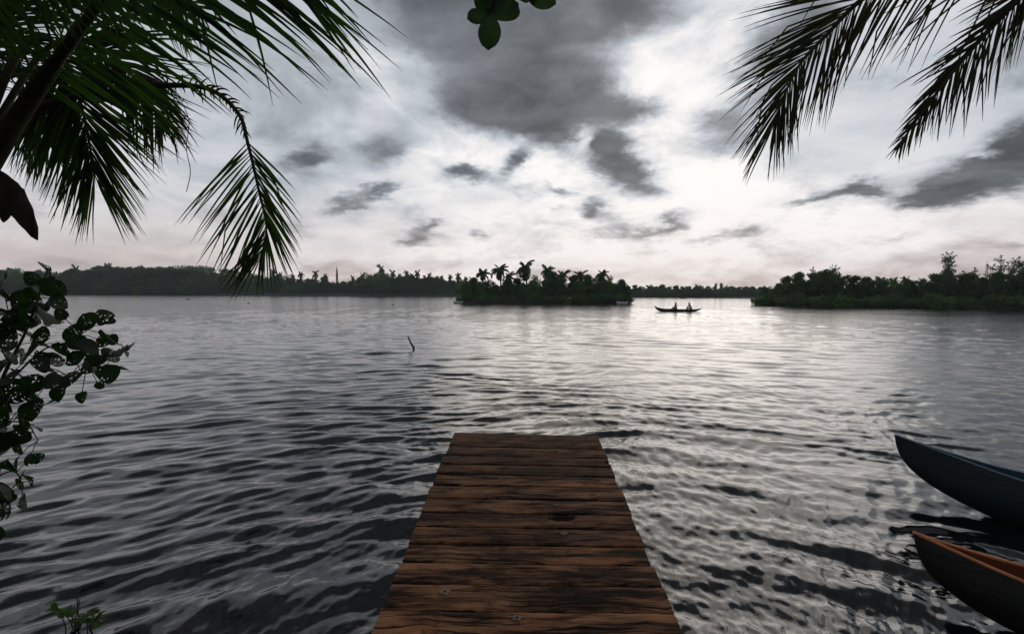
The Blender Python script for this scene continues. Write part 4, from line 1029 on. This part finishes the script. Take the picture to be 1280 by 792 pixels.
LV = [(a + 7 * math.sin(a * 3.1 + b), b + 9 * math.cos(b * 1.7), c * .85) for a, b, c in ((14, 372, 28), (28, 388, 28), (46, 372, 26), (62, 352, 24), (20, 412, 28), (44, 404, 26), (66, 404, 20), (6, 436, 30), (24, 436, 28), (50, 436, 24), (8, 462, 30), (30, 462, 26), (52, 468, 24), (4, 496, 30), (26, 492, 28), (20, 524, 28), (4, 528, 28), (22, 548, 24), (2, 560, 26), (14, 590, 24), (2, 606, 26), (18, 612, 22), (4, 630, 24), (88, 428, 22), (104, 446, 22), (124, 434, 22), (112, 416, 20), (84, 458, 22), (128, 456, 20), (142, 430, 18), (0, 420, 30), (0, 395, 28), (36, 350, 22))] + [(57, 337, 22), (48, 352, 28), (70, 362, 24), (76, 378, 22), (30, 375, 30), (12, 372, 32), (45, 385, 30), (60, 396, 30), (20, 400, 30), (8, 392, 28), (76, 392, 16), (52, 418, 24), (30, 412, 28), (5, 425, 30), (14, 448, 28), (36, 440, 26), (60, 442, 24), (48, 455, 22), (28, 470, 30), (38, 478, 26),
      (110, 401, 26), (130, 396, 22), (136, 404, 18), (92, 416, 28), (100, 430, 22), (135, 422, 28), (108, 434, 24), (80, 440, 28), (92, 446, 24), (70, 450, 24), (138, 443, 26), (150, 440, 24), (162, 434, 18), (158, 441, 14), (112, 456, 24), (92, 470, 28), (120, 464, 22), (136, 468, 24), (70, 478, 26), (74, 492, 22), (66, 502, 20),
      (124, 482, 12), (102, 496, 14), (155, 460, 14), (32, 505, 30), (12, 490, 34), (2, 512, 32), (20, 520, 30), (38, 512, 26), (30, 540, 26), (10, 545, 30), (47, 535, 16), (34, 572, 18), (45, 572, 16), (4, 580, 26), (22, 580, 16), (24, 602, 24), (34, 600, 20), (5, 615, 24), (14, 622, 26), (26, 628, 20), (4, 640, 24), (12, 640, 20), (0, 565, 24), (0, 455, 30), (0, 350, 26), (-12, 410, 34), (-14, 480, 34), (-14, 540, 34), (-14, 600, 30), (22, 560, 18), (10, 470, 28), (44, 496, 22), (60, 430, 24), (62, 380, 24)]
for (px, py, sz) in LV:
    c = at_y(px + rnd.uniform(-1, 1), py, Yb + rnd.uniform(-.18, .18)); nd = min(nodes, key=lambda q: (q - c).length + (.05 if (q - c).length < .04 else 0))
    l = sz * 1.06 / F * Yb; tw_l = MB()
    twig_leaf(lf, tw_l, nd + si, c + si, l, l * rnd.uniform(.78, 1.0), rnd, shape=.62, curl=.35, fold=.2, face=Vector((rnd.gauss(0, .35), -1, rnd.gauss(.1, .45))))
    b = len(tw.v); tw.v += tw_l.v; tw.f += [tuple(i + b for i in f) for f in tw_l.f]
for _ in range(110):
    c = at_y(rnd.uniform(-110, -20), rnd.uniform(350, 720), Yb + rnd.uniform(-.5, .3)); leaf(lf, c + si, Vector((rnd.gauss(0, 1), rnd.gauss(0, .5), rnd.gauss(-.5, .7))), Vector((rnd.gauss(0, .4), -1, .2)), .14, .13, rnd, shape=.62)
tw.build('branches', M_twig, sh); lf.build('leaves', M_holed, sh)
# little plant standing in the shallows at lower left
wp = thing('water_plant', 'small leafy plant in the dark water at lower left', 'plant', on_z(96, 786, 0)); wi = -Vector(wp.location)
tw = MB(); lf = MB(); rnd = random.Random(8); wb = on_z(96, 790, 0)
for (px, py) in ((68, 752), (96, 742), (100, 748), (82, 766), (110, 764), (124, 766), (90, 770), (118, 772)):
    e = at_y(px, py, wb.y + .05); s0 = wb + Vector((rnd.uniform(-.1, .1), 0, -.15)); C = spline([s0, s0.lerp(e, .5) + Vector((rnd.uniform(-.02, .02), 0, .03)), e], 8); tw.tube(local(C, wi), .004, 5)
    if py < 750 and px > 90: continue
    for k in range(6):
        q = C[rnd.randrange(4, 9)]; leaf(lf, q + wi, Vector((rnd.gauss(0, 1), rnd.gauss(0, .5), rnd.gauss(.1, .4))), Vector((rnd.gauss(0, .3), -.6, .8)), rnd.uniform(.05, .085), .035, rnd, rows=5, cols=2)
tw.build('stems', M_twig, wp); lf.build('leaves', leaf_mat('young leaves', (.05, .10, .03), (.10, .16, .05), .45, .3, 9, random_tint=False), wp)

# ------------------------------------------------------------------ haze
hz = MB(); hz.box((0, 0, 20), (665, 665, 22.5))
hm = bpy.data.materials.new('haze'); hm.use_nodes = True; ht = NT(hm.node_tree); ht.n.clear()
pv = ht.node('ShaderNodeVolumePrincipled'); pv.inputs['Color'].default_value = (.86, .92, 1, 1); pv.inputs['Density'].default_value = .0003; pv.inputs['Anisotropy'].default_value = .3
ho = ht.node('ShaderNodeOutputMaterial'); ht.l.new(pv.outputs[0], ho.inputs['Volume'])
tag(hz.build('haze', hm, None, False), kind='stuff')
